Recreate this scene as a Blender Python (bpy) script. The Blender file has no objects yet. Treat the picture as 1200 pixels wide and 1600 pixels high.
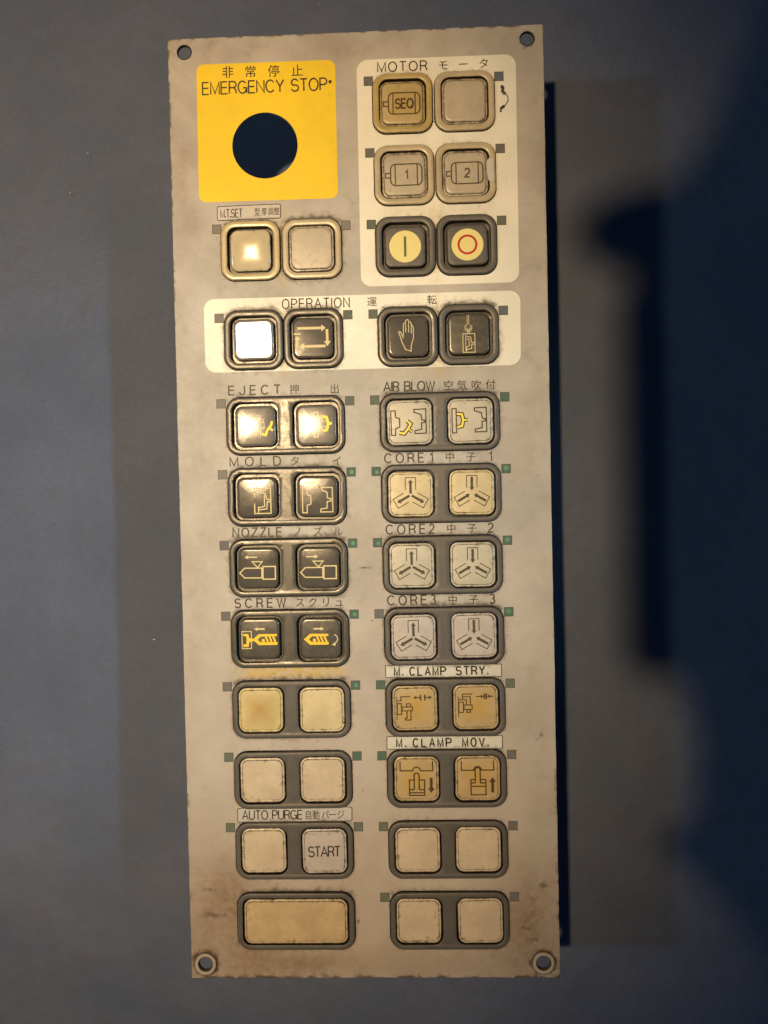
import bpy, bmesh, math, random
import numpy as np
from mathutils import Vector, Matrix
from mathutils.geometry import delaunay_2d_cdt

random.seed(7)
rng = np.random.RandomState(11)
scene = bpy.context.scene
col = scene.collection
S = 0.0003            # metres per layout unit (the panel is 580 x 1474 units = 174 x 442 mm)
D = 172.0             # height of the face plate above the work surface
R_ = math.radians

def W(u, v, z=0.0):   # layout (right, down, up from the plate face) -> world
    return Vector(((u - 290) * S, (737 - v) * S, (D + z) * S))

# ------------------------------------------------------------------ camera
cd = bpy.data.cameras.new('camera'); cam = bpy.data.objects.new('camera', cd); col.objects.link(cam)
cd.sensor_fit = 'VERTICAL'; cd.sensor_height = 24.0; cd.lens = 21.0
cd.clip_start = 0.01; cd.clip_end = 30
rx, ry, rz = 0.01, 0.0368, -0.02
Rx = Matrix(((1,0,0),(0,math.cos(rx),-math.sin(rx)),(0,math.sin(rx),math.cos(rx))))
Ry = Matrix(((math.cos(ry),0,math.sin(ry)),(0,1,0),(-math.sin(ry),0,math.cos(ry))))
Rz = Matrix(((math.cos(rz),-math.sin(rz),0),(math.sin(rz),math.cos(rz),0),(0,0,1)))
RM = Rz @ Ry @ Rx
fl = Matrix(((1,0,0),(0,-1,0),(0,0,-1)))
X = fl @ RM[0]; Y = fl @ (-RM[1]); Z = fl @ (-RM[2])
cam_pos = W(372.0, 731.0, 1394.4)
cam.matrix_world = Matrix(((X[0],Y[0],Z[0],cam_pos[0]),(X[1],Y[1],Z[1],cam_pos[1]),(X[2],Y[2],Z[2],cam_pos[2]),(0,0,0,1)))
scene.camera = cam

# ------------------------------------------------------------------ world, lamps, exposure
wd = bpy.data.worlds.new('World'); scene.world = wd; wd.use_nodes = True
bg = wd.node_tree.nodes['Background']
bg.inputs[0].default_value = (0.27, 0.53, 1.0, 1); bg.inputs[1].default_value = 0.064
scene.view_settings.view_transform = 'Standard'; scene.view_settings.look = 'None'
scene.view_settings.exposure = 0.0; scene.view_settings.gamma = 1.0
scene.cycles.use_denoising = True
scene.cycles.max_bounces = 6
scene.cycles.sample_clamp_indirect = 4

def lamp(name, u, v, z, watts, colour, radius, aim=None, cone=None):
    l = bpy.data.lights.new(name, 'SPOT' if cone else 'POINT'); l.energy = watts; l.color = colour; l.shadow_soft_size = radius
    o = bpy.data.objects.new(name, l); col.objects.link(o); o.location = W(u, v, z)
    if cone:
        l.spot_size = R_(cone); l.spot_blend = 1.0
        o.rotation_euler = (W(*aim) - o.location).to_track_quat('-Z', 'Y').to_euler()
    return o
lamp('warm_lamp', -1036, -60, 6275, 176, (1.0, 0.69, 0.365), 0.040, (-270, 640, 0), 27)
lamp('far_left_lamp', -7160, -28, 6275, 52, (0.62, 0.84, 1.0), 0.10)
lamp('far_right_lamp', 5680, -28, 6275, 120, (0.42, 0.78, 1.0), 0.05, (-160, 800, -183), 9)

# ------------------------------------------------------------------ materials
def new_mat(name):
    m = bpy.data.materials.new(name); m.use_nodes = True
    nt = m.node_tree; return m, nt, nt.nodes['Principled BSDF']
def N(nt, t, **kw):
    n = nt.nodes.new(t)
    for k, v in kw.items(): setattr(n, k, v)
    return n
def mixc(nt, fac, a, b):
    m = N(nt, 'ShaderNodeMix', data_type='RGBA')
    for s, v in ((m.inputs[0], fac), (m.inputs[6], a), (m.inputs[7], b)):
        if isinstance(v, bpy.types.NodeSocket): nt.links.new(v, s)
        elif isinstance(v, (int, float)): s.default_value = v
        else: s.default_value = (*v, 1)
    return m.outputs[2]
def math_(nt, op, a, b=None, c=None, clamp=False):
    m = N(nt, 'ShaderNodeMath', operation=op, use_clamp=clamp)
    for s, v in zip(m.inputs, (a, b, c)):
        if v is None: continue
        if isinstance(v, bpy.types.NodeSocket): nt.links.new(v, s)
        else: s.default_value = v
    return m.outputs[0]
def ramp(nt, x, lo, hi):
    m = N(nt, 'ShaderNodeMapRange', interpolation_type='SMOOTHSTEP')
    nt.links.new(x, m.inputs[0]); m.inputs[1].default_value = lo; m.inputs[2].default_value = hi
    return m.outputs[0]
def coords(nt, seeded=False):
    tc = N(nt, 'ShaderNodeTexCoord')
    if not seeded: return tc.outputs['Object']
    oi = N(nt, 'ShaderNodeObjectInfo')
    va = N(nt, 'ShaderNodeVectorMath', operation='MULTIPLY_ADD')
    cb = N(nt, 'ShaderNodeCombineXYZ')
    for i in range(3): nt.links.new(oi.outputs['Random'], cb.inputs[i])
    nt.links.new(cb.outputs[0], va.inputs[0]); va.inputs[1].default_value = (3.1, 5.7, 2.3); nt.links.new(tc.outputs['Object'], va.inputs[2])
    return va.outputs[0]
def noise(nt, vec, per_m, detail=4, rough=0.55):
    n = N(nt, 'ShaderNodeTexNoise'); n.inputs['Scale'].default_value = per_m
    n.inputs['Detail'].default_value = detail; n.inputs['Roughness'].default_value = rough
    nt.links.new(vec, n.inputs['Vector']); return n.outputs['Fac']
def attr(nt, name):
    return N(nt, 'ShaderNodeAttribute', attribute_name=name).outputs['Fac']
def bump(nt, h, dist, strength, b):
    bp = N(nt, 'ShaderNodeBump'); bp.inputs['Distance'].default_value = dist; bp.inputs['Strength'].default_value = strength
    nt.links.new(h, bp.inputs['Height']); nt.links.new(bp.outputs[0], b.inputs['Normal'])

def painted(name, base, rough, warm=(0.36, 0.235, 0.13), spec=0.5, var=0.06, metal=0.0, mott=0.12, tanc=None):
    """painted / printed sheet with worn-in dirt; the attributes grime, stain and ochre hold the stains' own shapes"""
    m, nt, b = new_mat(name); v = coords(nt)
    n1 = noise(nt, v, 30, 5, 0.6); n2 = noise(nt, v, 330, 5, 0.65); n3 = noise(nt, v, 1500, 3, 0.6)
    dark = tuple(c * (1 - var * 2.2) for c in base); light = tuple(min(1, c * (1 + var)) for c in base)
    c = mixc(nt, ramp(nt, n1, 0.3, 0.7), dark, light)
    c = mixc(nt, math_(nt, 'MULTIPLY', ramp(nt, n3, 0.35, 0.75), 0.16), c, tuple(x * 0.6 for x in base))
    n4 = noise(nt, v, 75, 6, 0.7)
    c = mixc(nt, math_(nt, 'MULTIPLY', ramp(nt, n4, 0.50, 0.78), mott), c, (0.20, 0.165, 0.12))
    c = mixc(nt, math_(nt, 'MULTIPLY', attr(nt, 'tan'), 0.75, clamp=True), c, tanc or base)
    st = math_(nt, 'MULTIPLY', attr(nt, 'stain'), math_(nt, 'MULTIPLY_ADD', ramp(nt, n2, 0.2, 0.8), 0.45, 0.65), clamp=True)
    c = mixc(nt, st, c, warm)
    oc = math_(nt, 'MULTIPLY', attr(nt, 'ochre'), math_(nt, 'MULTIPLY_ADD', ramp(nt, n2, 0.35, 0.65), 0.8, 0.3), clamp=True)
    c = mixc(nt, oc, c, (0.50, 0.34, 0.085))
    g0 = math_(nt, 'ADD', attr(nt, 'grime'), math_(nt, 'MULTIPLY_ADD', n2, 0.9, -0.45))
    g = math_(nt, 'MULTIPLY', ramp(nt, g0, 0.16, 0.88), 0.90)
    c = mixc(nt, g, c, (0.045, 0.032, 0.018))
    nt.links.new(c, b.inputs['Base Color'])
    nt.links.new(math_(nt, 'MULTIPLY_ADD', n2, 0.2, rough - 0.1), b.inputs['Roughness'])
    b.inputs['Specular IOR Level'].default_value = spec; b.inputs['Metallic'].default_value = metal
    bump(nt, n3, 0.00005, 0.35, b)
    return m

def moulded(name, base, centre=None, rough=0.3, dirt=0.8, spec=0.5, var=0.08, sss=0.0, rv=0.12, dirtcol=(0.035, 0.022, 0.010), coat=0.0):
    """moulded plastic of frames and keycaps; 'edge' marks rims where dirt sits, 'mid' the pressed middle"""
    m, nt, b = new_mat(name); v = coords(nt, True)
    n1 = noise(nt, v, 90, 4, 0.6); n2 = noise(nt, v, 420, 5, 0.65); n3 = noise(nt, v, 1900, 3, 0.6)
    c = mixc(nt, ramp(nt, n1, 0.3, 0.7), tuple(x * (1 - var * 1.6) for x in base), tuple(min(1, x * (1 + var)) for x in base))
    if centre:
        md = math_(nt, 'MULTIPLY', attr(nt, 'mid'), math_(nt, 'MULTIPLY_ADD', n1, 1.2, 0.25), clamp=True)
        c = mixc(nt, md, c, centre)
    sm = math_(nt, 'MULTIPLY', ramp(nt, n2, 0.50, 0.75), 0.17)
    c = mixc(nt, sm, c, tuple(x * 0.45 for x in base))
    e = math_(nt, 'ADD', attr(nt, 'edge'), math_(nt, 'ADD', math_(nt, 'MULTIPLY_ADD', n2, 1.5, -1.05), math_(nt, 'MULTIPLY', n1, 0.7)))
    c = mixc(nt, math_(nt, 'MULTIPLY', ramp(nt, e, 0.25, 0.85), dirt), c, dirtcol)
    nt.links.new(c, b.inputs['Base Color'])
    r = math_(nt, 'MULTIPLY_ADD', ramp(nt, n2, 0.3, 0.8), rv, rough - rv*0.3)
    nt.links.new(r, b.inputs['Roughness'])
    b.inputs['Specular IOR Level'].default_value = spec
    if coat:
        b.inputs['Coat Weight'].default_value = coat; b.inputs['Coat Roughness'].default_value = 0.16
    if sss:
        b.inputs['Subsurface Weight'].default_value = sss; b.inputs['Subsurface Radius'].default_value = (0.002, 0.0014, 0.0008)
    bump(nt, math_(nt, 'ADD', n3, math_(nt, 'MULTIPLY', n2, 0.6)), 0.00004, 0.3, b)
    return m

def ink(name, colour, rough=0.5, wear=0.25, under=None):
    m, nt, b = new_mat(name); v = coords(nt)
    n = noise(nt, v, 900, 4, 0.7)
    c = mixc(nt, math_(nt, 'MULTIPLY', ramp(nt, n, 0.45, 0.75), wear), colour, under or tuple(min(1, x * 1.8 + 0.05) for x in colour))
    nt.links.new(c, b.inputs['Base Color']); b.inputs['Roughness'].default_value = rough; b.inputs['Specular IOR Level'].default_value = 0.25
    return m

M = {}
M['plate'] = painted('beige_paint', (0.440, 0.408, 0.350), 0.5, warm=(0.20, 0.130, 0.068), spec=0.4, var=0.09, mott=0.45, tanc=(0.445, 0.365, 0.285))
M['cream_field'] = painted('cream_print', (0.78, 0.755, 0.62), 0.45, warm=(0.50, 0.38, 0.20), var=0.05)
M['yellow_field'] = painted('yellow_print', (0.88, 0.62, 0.012), 0.5, warm=(0.50, 0.30, 0.02), spec=0.3, var=0.03)
M['dark_frame'] = moulded('dark_olive_plastic', (0.068, 0.063, 0.049), rough=0.30, dirt=0.95, spec=0.42)
M['dark_key'] = moulded('dark_glossy_plastic', (0.070, 0.064, 0.048), rough=0.25, dirt=0.7, spec=0.5)
M['worn_key'] = moulded('worn_glossy_plastic', (0.082, 0.072, 0.057), rough=0.165, dirt=0.8, spec=0.24, rv=0.05)
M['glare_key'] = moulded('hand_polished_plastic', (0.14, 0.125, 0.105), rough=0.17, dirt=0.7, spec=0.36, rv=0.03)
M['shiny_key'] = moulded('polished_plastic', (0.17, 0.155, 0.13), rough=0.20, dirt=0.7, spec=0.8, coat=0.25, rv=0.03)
M['grey_frame'] = moulded('grey_plastic', (0.088, 0.080, 0.068), rough=0.42, dirt=0.85, spec=0.4)
M['cream_frame'] = moulded('yellowed_clear_plastic', (0.50, 0.405, 0.20), rough=0.27, dirt=0.9, sss=0.2, dirtcol=(0.10, 0.065, 0.015))
M['amber_frame'] = moulded('amber_clear_plastic', (0.44, 0.335, 0.12), rough=0.28, dirt=0.95, sss=0.2, dirtcol=(0.06, 0.04, 0.01))
M['beige_frame'] = moulded('beige_clear_plastic', (0.46, 0.38, 0.235), rough=0.3, dirt=0.85, sss=0.2, dirtcol=(0.10, 0.065, 0.02))
M['cream_key'] = moulded('cream_plastic', (0.52, 0.425, 0.285), rough=0.38, dirt=0.95, var=0.07)
M['glossy_cream_key'] = moulded('glossy_cream_plastic', (0.54, 0.455, 0.29), (0.48, 0.38, 0.17), rough=0.16, dirt=0.9, spec=0.45, rv=0.03)
M['clear_key'] = moulded('hazy_clear_plastic', (0.43, 0.37, 0.26), rough=0.36, dirt=0.9)
M['amber_key'] = moulded('amber_key_plastic', (0.42, 0.325, 0.14), (0.42, 0.26, 0.035), rough=0.36, dirt=0.95)
M['ochre_key'] = moulded('ochre_key_plastic', (0.43, 0.315, 0.155), (0.45, 0.265, 0.035), rough=0.36, dirt=0.95)
M['bright_key'] = moulded('yellow_cream_plastic', (0.56, 0.455, 0.245), rough=0.38, dirt=0.9)
M['stained_key'] = moulded('cream_plastic_brown_centre', (0.55, 0.435, 0.19), (0.36, 0.20, 0.035), rough=0.38, dirt=0.85)
M['wide_key'] = moulded('dull_yellowed_plastic', (0.47, 0.35, 0.185), rough=0.42, dirt=0.95, var=0.08)
M['greyish_key'] = moulded('greyish_cream_plastic', (0.455, 0.41, 0.305), rough=0.38, dirt=0.95, var=0.07)
M['pale_key'] = moulded('pale_grey_plastic', (0.43, 0.38, 0.33), rough=0.4, dirt=0.95)
M['well'] = moulded('black_gap', (0.03, 0.028, 0.022), rough=0.3, dirt=0.4, spec=0.6)
M['amber_well'] = moulded('dirty_amber_gap', (0.19, 0.15, 0.07), rough=0.3, dirt=0.9)
M['body'] = moulded('black_switch_plastic', (0.02, 0.02, 0.022), rough=0.5, dirt=0.0)
M['ink'] = ink('brown_black_ink', (0.036, 0.029, 0.020), wear=0.25, under=(0.16, 0.135, 0.10))
M['faded_ink'] = ink('faded_brown_ink', (0.055, 0.045, 0.032), wear=0.35, under=(0.18, 0.15, 0.115))
M['black_ink'] = ink('black_ink', (0.022, 0.018, 0.013), wear=0.25)
M['key_ink'] = ink('key_brown_ink', (0.058, 0.046, 0.026), wear=0.2)
M['amber_ink'] = ink('amber_brown_ink', (0.060, 0.034, 0.010), wear=0.2)
M['cream_ink'] = ink('cream_ink', (0.64, 0.52, 0.25), 0.4, 0.5, (0.5, 0.42, 0.2))
M['faint_ink_glare'] = ink('cream_ink_and_glare', (0.62, 0.54, 0.36), 0.3, 0.5, (0.3, 0.26, 0.18))
M['yellow_ink'] = ink('yellow_ink', (0.85, 0.53, 0.035), 0.4, 0.2, (0.6, 0.36, 0.02))
M['lemon_ink'] = ink('lemon_ink', (0.85, 0.68, 0.07), 0.4, 0.2, (0.7, 0.5, 0.05))
M['circle_ink'] = ink('pale_yellow_ink', (0.76, 0.66, 0.25), 0.4, 0.35, (0.70, 0.50, 0.12))
M['green_ink'] = ink('green_ink', (0.07, 0.14, 0.03), 0.4, 0.1)
M['red_ink'] = ink('red_ink', (0.45, 0.016, 0.010), 0.4, 0.1, (0.5, 0.08, 0.03))
M['green_window'] = ink('green_window', (0.066, 0.118, 0.080), 0.62, 0.6, (0.13, 0.15, 0.10))
M['glint_green'] = ink('glint_green', (0.085, 0.225, 0.14), 0.4, 0.3, (0.14, 0.25, 0.16))
M['olive_window'] = ink('grey_green_window', (0.105, 0.125, 0.090), 0.62, 0.5, (0.20, 0.20, 0.14))
M['grey_window'] = ink('grey_window', (0.125, 0.120, 0.105), 0.62, 0.5, (0.22, 0.21, 0.18))
M['pale_window'] = ink('pale_grey_window', (0.20, 0.185, 0.155), 0.62, 0.5, (0.24, 0.22, 0.18))
M['blue_window'] = ink('blue_grey_window', (0.10, 0.12, 0.13), 0.62, 0.5, (0.16, 0.16, 0.15))
M['label'] = painted('label_tape', (0.60, 0.58, 0.48), 0.4, warm=(0.4, 0.3, 0.17))
M['film'] = painted('label_film', (0.50, 0.47, 0.42), 0.3, warm=(0.36, 0.26, 0.16))
M['crud'] = ink('dried_dirt', (0.018, 0.013, 0.008), 0.6, 0.4, (0.09, 0.06, 0.03))
M['speck'] = ink('dust_and_sparkle', (0.72, 0.68, 0.60), 0.25, 0.1)
M['paint_chip'] = ink('pale_residue', (0.50, 0.48, 0.45), 0.5, 0.6, (0.5, 0.44, 0.36))

# ------------------------------------------------------------------ numeric noise for stains
def vnoise(x, y, seed=0):
    x = np.asarray(x, float); y = np.asarray(y, float)
    xi = np.floor(x).astype(np.int64); yi = np.floor(y).astype(np.int64); fx = x - xi; fy = y - yi
    fx = fx * fx * (3 - 2 * fx); fy = fy * fy * (3 - 2 * fy)
    def h(a, b):
        n = (a * 374761393 + b * 668265263 + seed * 1442695041) & 0x7fffffff
        n = ((n ^ (n >> 13)) * 1274126177) & 0x7fffffff
        return ((n ^ (n >> 16)) & 0xffff) / 65535.0
    return (h(xi, yi)*(1-fx)+h(xi+1, yi)*fx)*(1-fy) + (h(xi, yi+1)*(1-fx)+h(xi+1, yi+1)*fx)*fy
def fbm(x, y, seed=0, o=4):
    s = 0; a = 0.5; t = 0
    for i in range(o):
        s = s + a * vnoise(x * 2**i, y * 2**i, seed + i); t += a; a *= 0.55
    return s / t

FRAMES = []    # (u, v, half width, half height) of every frame, filled from the layout below
COLX = ((122.3, 217.3), (363.0, 457.4)); MID = (169.8, 410.2)
ROWS = [606.2 + 111.0 * k for k in range(8)]
for k in range(8):
    for c in MID: FRAMES.append((c, ROWS[k] + 0.5, 92.3, 44.9))
for x, y in ((121, 333.6), (217, 333.8), (362.3, 113.5), (458, 113.5), (362.5, 224.2), (457.6, 224.2), (362.6, 334.3), (457.4, 334.5),
             (122.7, 472.5), (216.1, 472.5), (363.3, 473.3), (457.4, 472.8)):
    FRAMES.append((x, y, 46, 46))

def rr_dist(x, y, cx, cy, hw, hh, r=20):
    qx = np.abs(x - cx) - (hw - r); qy = np.abs(y - cy) - (hh - r)
    return np.hypot(np.maximum(qx, 0), np.maximum(qy, 0)) + np.minimum(np.maximum(qx, qy), 0) - r

def dirt_fields(x, y):
    n = fbm(x / 26, y / 26, 3); nf = fbm(x / 7, y / 7, 9); nb = fbm(x / 90, y / 90, 21)
    grime = np.zeros_like(x); ochre = np.zeros_like(x)
    for i, (cx, cy, hw, hh) in enumerate(FRAMES):
        d = np.maximum(rr_dist(x, y, cx, cy, hw, hh), 0)
        near = d < 40
        top = np.where(y < cy - hh + 6, 1.0, 0.0)
        a = 0.55 + 0.6 * ((i * 37 % 10) / 10.0)
        if cx > 300 and cy < 420: a *= 0.55
        if cx < 300 and cy < 1000: a *= 1.12
        if cy > 1100: a *= 0.75
        g = a * np.exp(-d / (3.5 + 7 * n)) * (0.55 + 0.45 * top)
        grime = np.where(near, np.maximum(grime, g * (0.35 + 1.1 * nf)), grime)
    # dirt trapped between the single buttons of a pair
    for (a, b, cy, w) in ((121, 217, 333.6, .9), (362.5, 457.5, 334, .55), (122.7, 216, 472.5, 1.0), (363, 457.4, 473, 1.0)):
        c = (a + b) / 2
        grime = np.maximum(grime, w * np.exp(-np.abs(x - c) / 4) * np.exp(-(np.abs(y - cy) / 42) ** 6) * (0.3 + nf))
        ochre = np.maximum(ochre, 0.8 * np.exp(-np.abs(x - c) / 9) * np.exp(-(np.abs(y - cy) / 60) ** 4) * (0.2 + nf))
    # ring of dirt round the lower bosses and the screw holes
    for cx, cy, r0, w in ((25.3, 1450.5, 19, 1.0), (554.6, 1450, 19, 0.8), (23.3, 21, 13, .25), (556, 21, 13, .4)):
        d = np.abs(np.hypot(x - cx, y - cy) - r0)
        grime = np.maximum(grime, w * np.exp(-d / 5) * (0.35 + 0.8 * nf))
    # plate edges
    ed = np.minimum(np.minimum(x + 2, 582 - x), np.minimum(y, 1474 - y))
    grime = np.maximum(grime, 0.9 * np.exp(-np.maximum(ed, 0) / (2.5 + 6 * n * (y > 1150))) * np.clip(fbm(x / 12, y / 12, 31) * 2.5 - 0.7, 0, 1))
    # cloudy brown staining: towards the bottom, in the corners and down the right margin
    st = np.clip((y - 1150) / 330, 0, 1) * 0.30 * (0.5 + nb)
    st += 0.95 * np.exp(-(np.hypot((x - 60) / 110, (y - 1400) / 120)) ** 2) * (0.4 + 0.9 * n)
    st += 0.85 * np.exp(-(np.hypot((x - 545) / 70, (y - 1395) / 90)) ** 2) * (0.4 + 0.9 * n)
    st += 0.45 * np.exp(-(np.hypot((x - 300) / 260, (y - 1455) / 28)) ** 2) * (0.4 + 0.9 * n)
    st += 0.45 * np.exp(-((y - 14) / 30) ** 2) * (0.3 + n)
    st += 0.42 * np.exp(-((580 - x) / 60) ** 2) * np.clip(1 - np.abs(y - 200) / 330, 0, 1) * (0.3 + nb)
    st += 0.30 * np.exp(-(x / 40) ** 2) * (nb > 0) * nb
    st += 0.22 * np.clip(fbm(x / 60, y / 150, 44) * 2.4 - 0.95, 0, 1)
    st += 0.35 * np.clip(1 - np.abs(y - 850) / 520, 0, 1) * np.exp(-((x - 300) / 26) ** 2) * nb
    for cx, cy, rx_, ry_, w in ((20, 190, 14, 22, .5), (14, 235, 10, 30, .45), (28, 290, 16, 18, .5), (180, 1450, 60, 14, .6), (530, 1360, 26, 60, .6), (60, 1330, 30, 60, .5),
                                (250, 300, 30, 14, .3), (470, 700, 20, 10, .25)):
        st += w * np.exp(-(np.hypot((x - cx) / rx_, (y - cy) / ry_)) ** 2) * (0.3 + 1.2 * nf)
    # scuffs
    sc = np.clip(fbm(x / 9, y / 9, 71) * 3.2 - 2.0, 0, 1) * np.clip(fbm(x / 80, y / 80, 72) * 3 - 1.5, 0, 1)
    grime = np.maximum(grime, 0.75 * sc)
    for cx, cy, rx_, ry_, w in ((290, 831, 11, 2.5, .5), (302, 834, 7, 2, .35), (532, 1395, 16, 10, .4), (556, 1330, 10, 9, .5), (268, 1385, 3, 7, .5), (40, 1375, 24, 6, .5), (30, 1335, 26, 5, .4),
                                (80, 1356, 30, 5, .3), (540, 1415, 16, 4, .5), (250, 96, 5, 4, .4), (555, 34, 9, 5, .5)):
        grime = np.maximum(grime, w * np.exp(-(np.hypot((x - cx) / rx_, (y - cy) / ry_)) ** 2) * (0.2 + 1.6 * nf))
    # ochre residue of a lost label strip under SCREW, and round the amber buttons
    oc = np.where((x > 98) & (x < 248) & (y > 984) & (y < 1003), np.clip(fbm(x / 16, y / 9, 81) * 2.6 - 0.45, 0, 1), 0)
    oc = np.maximum(oc, 0.75 * np.exp(-(np.abs(y - 993) / 11) ** 4) * np.exp(-(np.abs(x - 172) / 88) ** 6))
    ochre = np.maximum(ochre, oc)
    ochre += 0.5 * np.exp(-(np.hypot((x - 362) / 60, (y - 60) / 12)) ** 2) * n
    ochre += 0.5 * np.exp(-(np.hypot((x - 390) / 70, (y - 530) / 10)) ** 2) * n
    ochre += 0.45 * np.exp(-(np.hypot((x - 362) / 60, (y - 283) / 12)) ** 2) * n
    return np.clip(grime * 1.12, 0, 1.2), np.clip(st * 0.62, 0, 1), np.clip(ochre, 0, 1)

def tan_field(x, y):
    return np.clip((y - 500) / 800, 0, 1) * (0.45 + 0.55 * fbm(x / 140, y / 140, 91)) + 0.25 * fbm(x / 60, y / 60, 95) * (y < 700) * (x > 500)

# ------------------------------------------------------------------ mesh helpers (layout units, y down -> y up)
def mesh_obj(name, verts, faces, mats, parent=None, loc=(0, 0, 0), attrs=None, smooth=None, rot=None, midx=None):
    me = bpy.data.meshes.new(name)
    me.from_pydata([(x * S, -y * S, z * S) for x, y, z in verts], [], faces)
    if not isinstance(mats, (list, tuple)): mats = [mats]
    for m in mats: me.materials.append(m)
    if midx is not None: me.polygons.foreach_set('material_index', midx)
    if attrs:
        for k, v in attrs.items():
            a = me.attributes.new(k, 'FLOAT', 'POINT'); a.data.foreach_set('value', np.asarray(v, dtype=np.float32))
    if smooth is not None:
        me.shade_smooth(); me.set_sharp_from_angle(angle=R_(smooth))
    me.validate(); me.update()
    o = bpy.data.objects.new(name, me); col.objects.link(o)
    o.location = (loc[0] * S, -loc[1] * S, loc[2] * S)
    if rot: o.rotation_euler = rot
    if parent: o.parent = parent
    return o

def rrect(hw, hh, r, n=10, cx=0, cy=0):
    p = []
    for sx, sy, a0 in ((1, -1, -90), (1, 1, 0), (-1, 1, 90), (-1, -1, 180)):
        for i in range(n + 1):
            a = R_(a0 + 90 * i / n)
            p.append((cx + sx * (hw - r) + r * math.cos(a), cy + sy * (hh - r) + r * math.sin(a)))
    return p     # clockwise on screen (y down)
def circ(cx, cy, r, n=64):
    return [(cx + r * math.cos(2 * math.pi * i / n), cy + r * math.sin(2 * math.pi * i / n)) for i in range(n)]

def region(outline, holes, step=None, jitter=True):
    """triangulated flat region with real holes"""
    pts = [Vector(p) for p in outline]; faces = [list(range(len(outline)))]
    for h in holes:
        s = len(pts); pts += [Vector(p) for p in h]; faces.append(list(range(s, len(pts))))
    nb = len(pts)
    edges = [(f[i], f[(i + 1) % len(f)]) for f in faces for i in range(len(f))]
    if step:
        A = np.array(outline); x0, y0 = A.min(0); x1, y1 = A.max(0)
        gx, gy = np.meshgrid(np.arange(x0 + step / 2, x1, step), np.arange(y0 + step / 2, y1, step))
        g = np.stack([gx.ravel(), gy.ravel()], 1); g += (rng.rand(*g.shape) - .5) * step * .35
        keep = np.ones(len(g), bool)
        def inside(poly, q):
            P = np.array(poly); r = np.zeros(len(q), bool); j = len(P) - 1
            for i in range(len(P)):
                c = (P[i, 1] > q[:, 1]) != (P[j, 1] > q[:, 1])
                with np.errstate(divide='ignore', invalid='ignore'):
                    xx = (P[j, 0] - P[i, 0]) * (q[:, 1] - P[i, 1]) / (P[j, 1] - P[i, 1]) + P[i, 0]
                r ^= c & (q[:, 0] < xx); j = i
            return r
        keep &= inside(outline, g)
        for h in holes:
            H = np.array(h); m = ((g > H.min(0) - 1) & (g < H.max(0) + 1)).all(1)
            idx = np.where(m & keep)[0]
            keep[idx[inside(h, g[idx])]] = False
        pts += [Vector(p) for p in g[keep]]
    v, e, f, ov, oe, of = delaunay_2d_cdt(pts, edges, [], 0, 1e-4)
    V = np.array([(p.x, p.y) for p in v])
    F = [list(t) for t in f]
    Cn = np.array([[V[t].mean(0)] for t in F]).reshape(-1, 2)
    def ins(poly, q):
        P = np.array(poly); r = np.zeros(len(q), bool); j = len(P) - 1
        for i in range(len(P)):
            c = (P[i, 1] > q[:, 1]) != (P[j, 1] > q[:, 1])
            with np.errstate(divide='ignore', invalid='ignore'):
                xx = (P[j, 0] - P[i, 0]) * (q[:, 1] - P[i, 1]) / (P[j, 1] - P[i, 1]) + P[i, 0]
            r ^= c & (q[:, 0] < xx); j = i
        return r
    ok = ins(outline, Cn)
    for h in holes:
        H = np.array(h); m = ((Cn > H.min(0)) & (Cn < H.max(0))).all(1); idx = np.where(m)[0]
        ok[idx[ins(h, Cn[idx])]] = False
    F = [F[i] for i in np.where(ok)[0]]
    # y is down in layout, up in Blender: make the faces look up after the flip
    out = []
    for t in F:
        a, b, c = V[t[0]], V[t[1]], V[t[2]]
        cr = (b[0]-a[0])*(c[1]-a[1]) - (b[1]-a[1])*(c[0]-a[0])
        out.append(t if cr < 0 else t[::-1])
    return V, out

def walls(verts, faces, loop, z0, z1, outer):
    """vertical wall under a closed loop of (x, y); outer: faces look outwards"""
    s = len(verts); n = len(loop)
    A = sum(loop[i][0]*loop[(i+1)%n][1] - loop[(i+1)%n][0]*loop[i][1] for i in range(n))
    for x, y in loop: verts.append((x, y, z0)); verts.append((x, y, z1))
    for i in range(n):
        a, b = s + 2*i, s + 2*((i+1) % n)
        q = [a, b, b+1, a+1]
        if (A > 0) != outer: q = q[::-1]
        faces.append(q[::-1])

def sheet(name, outline, holes, mat, z, parent, step=3.2, thick=0.0, dirt=True, off=(0, 0)):
    V, F = region(outline, holes, step)
    verts = [(x, y, z) for x, y in V]; faces = list(F); nt_ = len(verts)
    if thick:
        walls(verts, faces, outline, z, z - thick, True)
        for h in holes: walls(verts, faces, h, z, z - thick, False)
        V2, F2 = region(outline, holes, None); s = len(verts)
        verts += [(x, y, z - thick) for x, y in V2]; faces += [[s + i for i in t[::-1]] for t in F2]
    P = np.array(verts); at = None
    if dirt:
        g, st, oc = dirt_fields(P[:, 0] + off[0], P[:, 1] + off[1]); at = dict(grime=g, stain=st, ochre=oc, tan=tan_field(P[:, 0] + off[0], P[:, 1] + off[1]))
        P2 = P.copy()
    return mesh_obj(name, verts, faces, mat, parent, (off[0] - 290, off[1] - 737, D), at)

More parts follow.
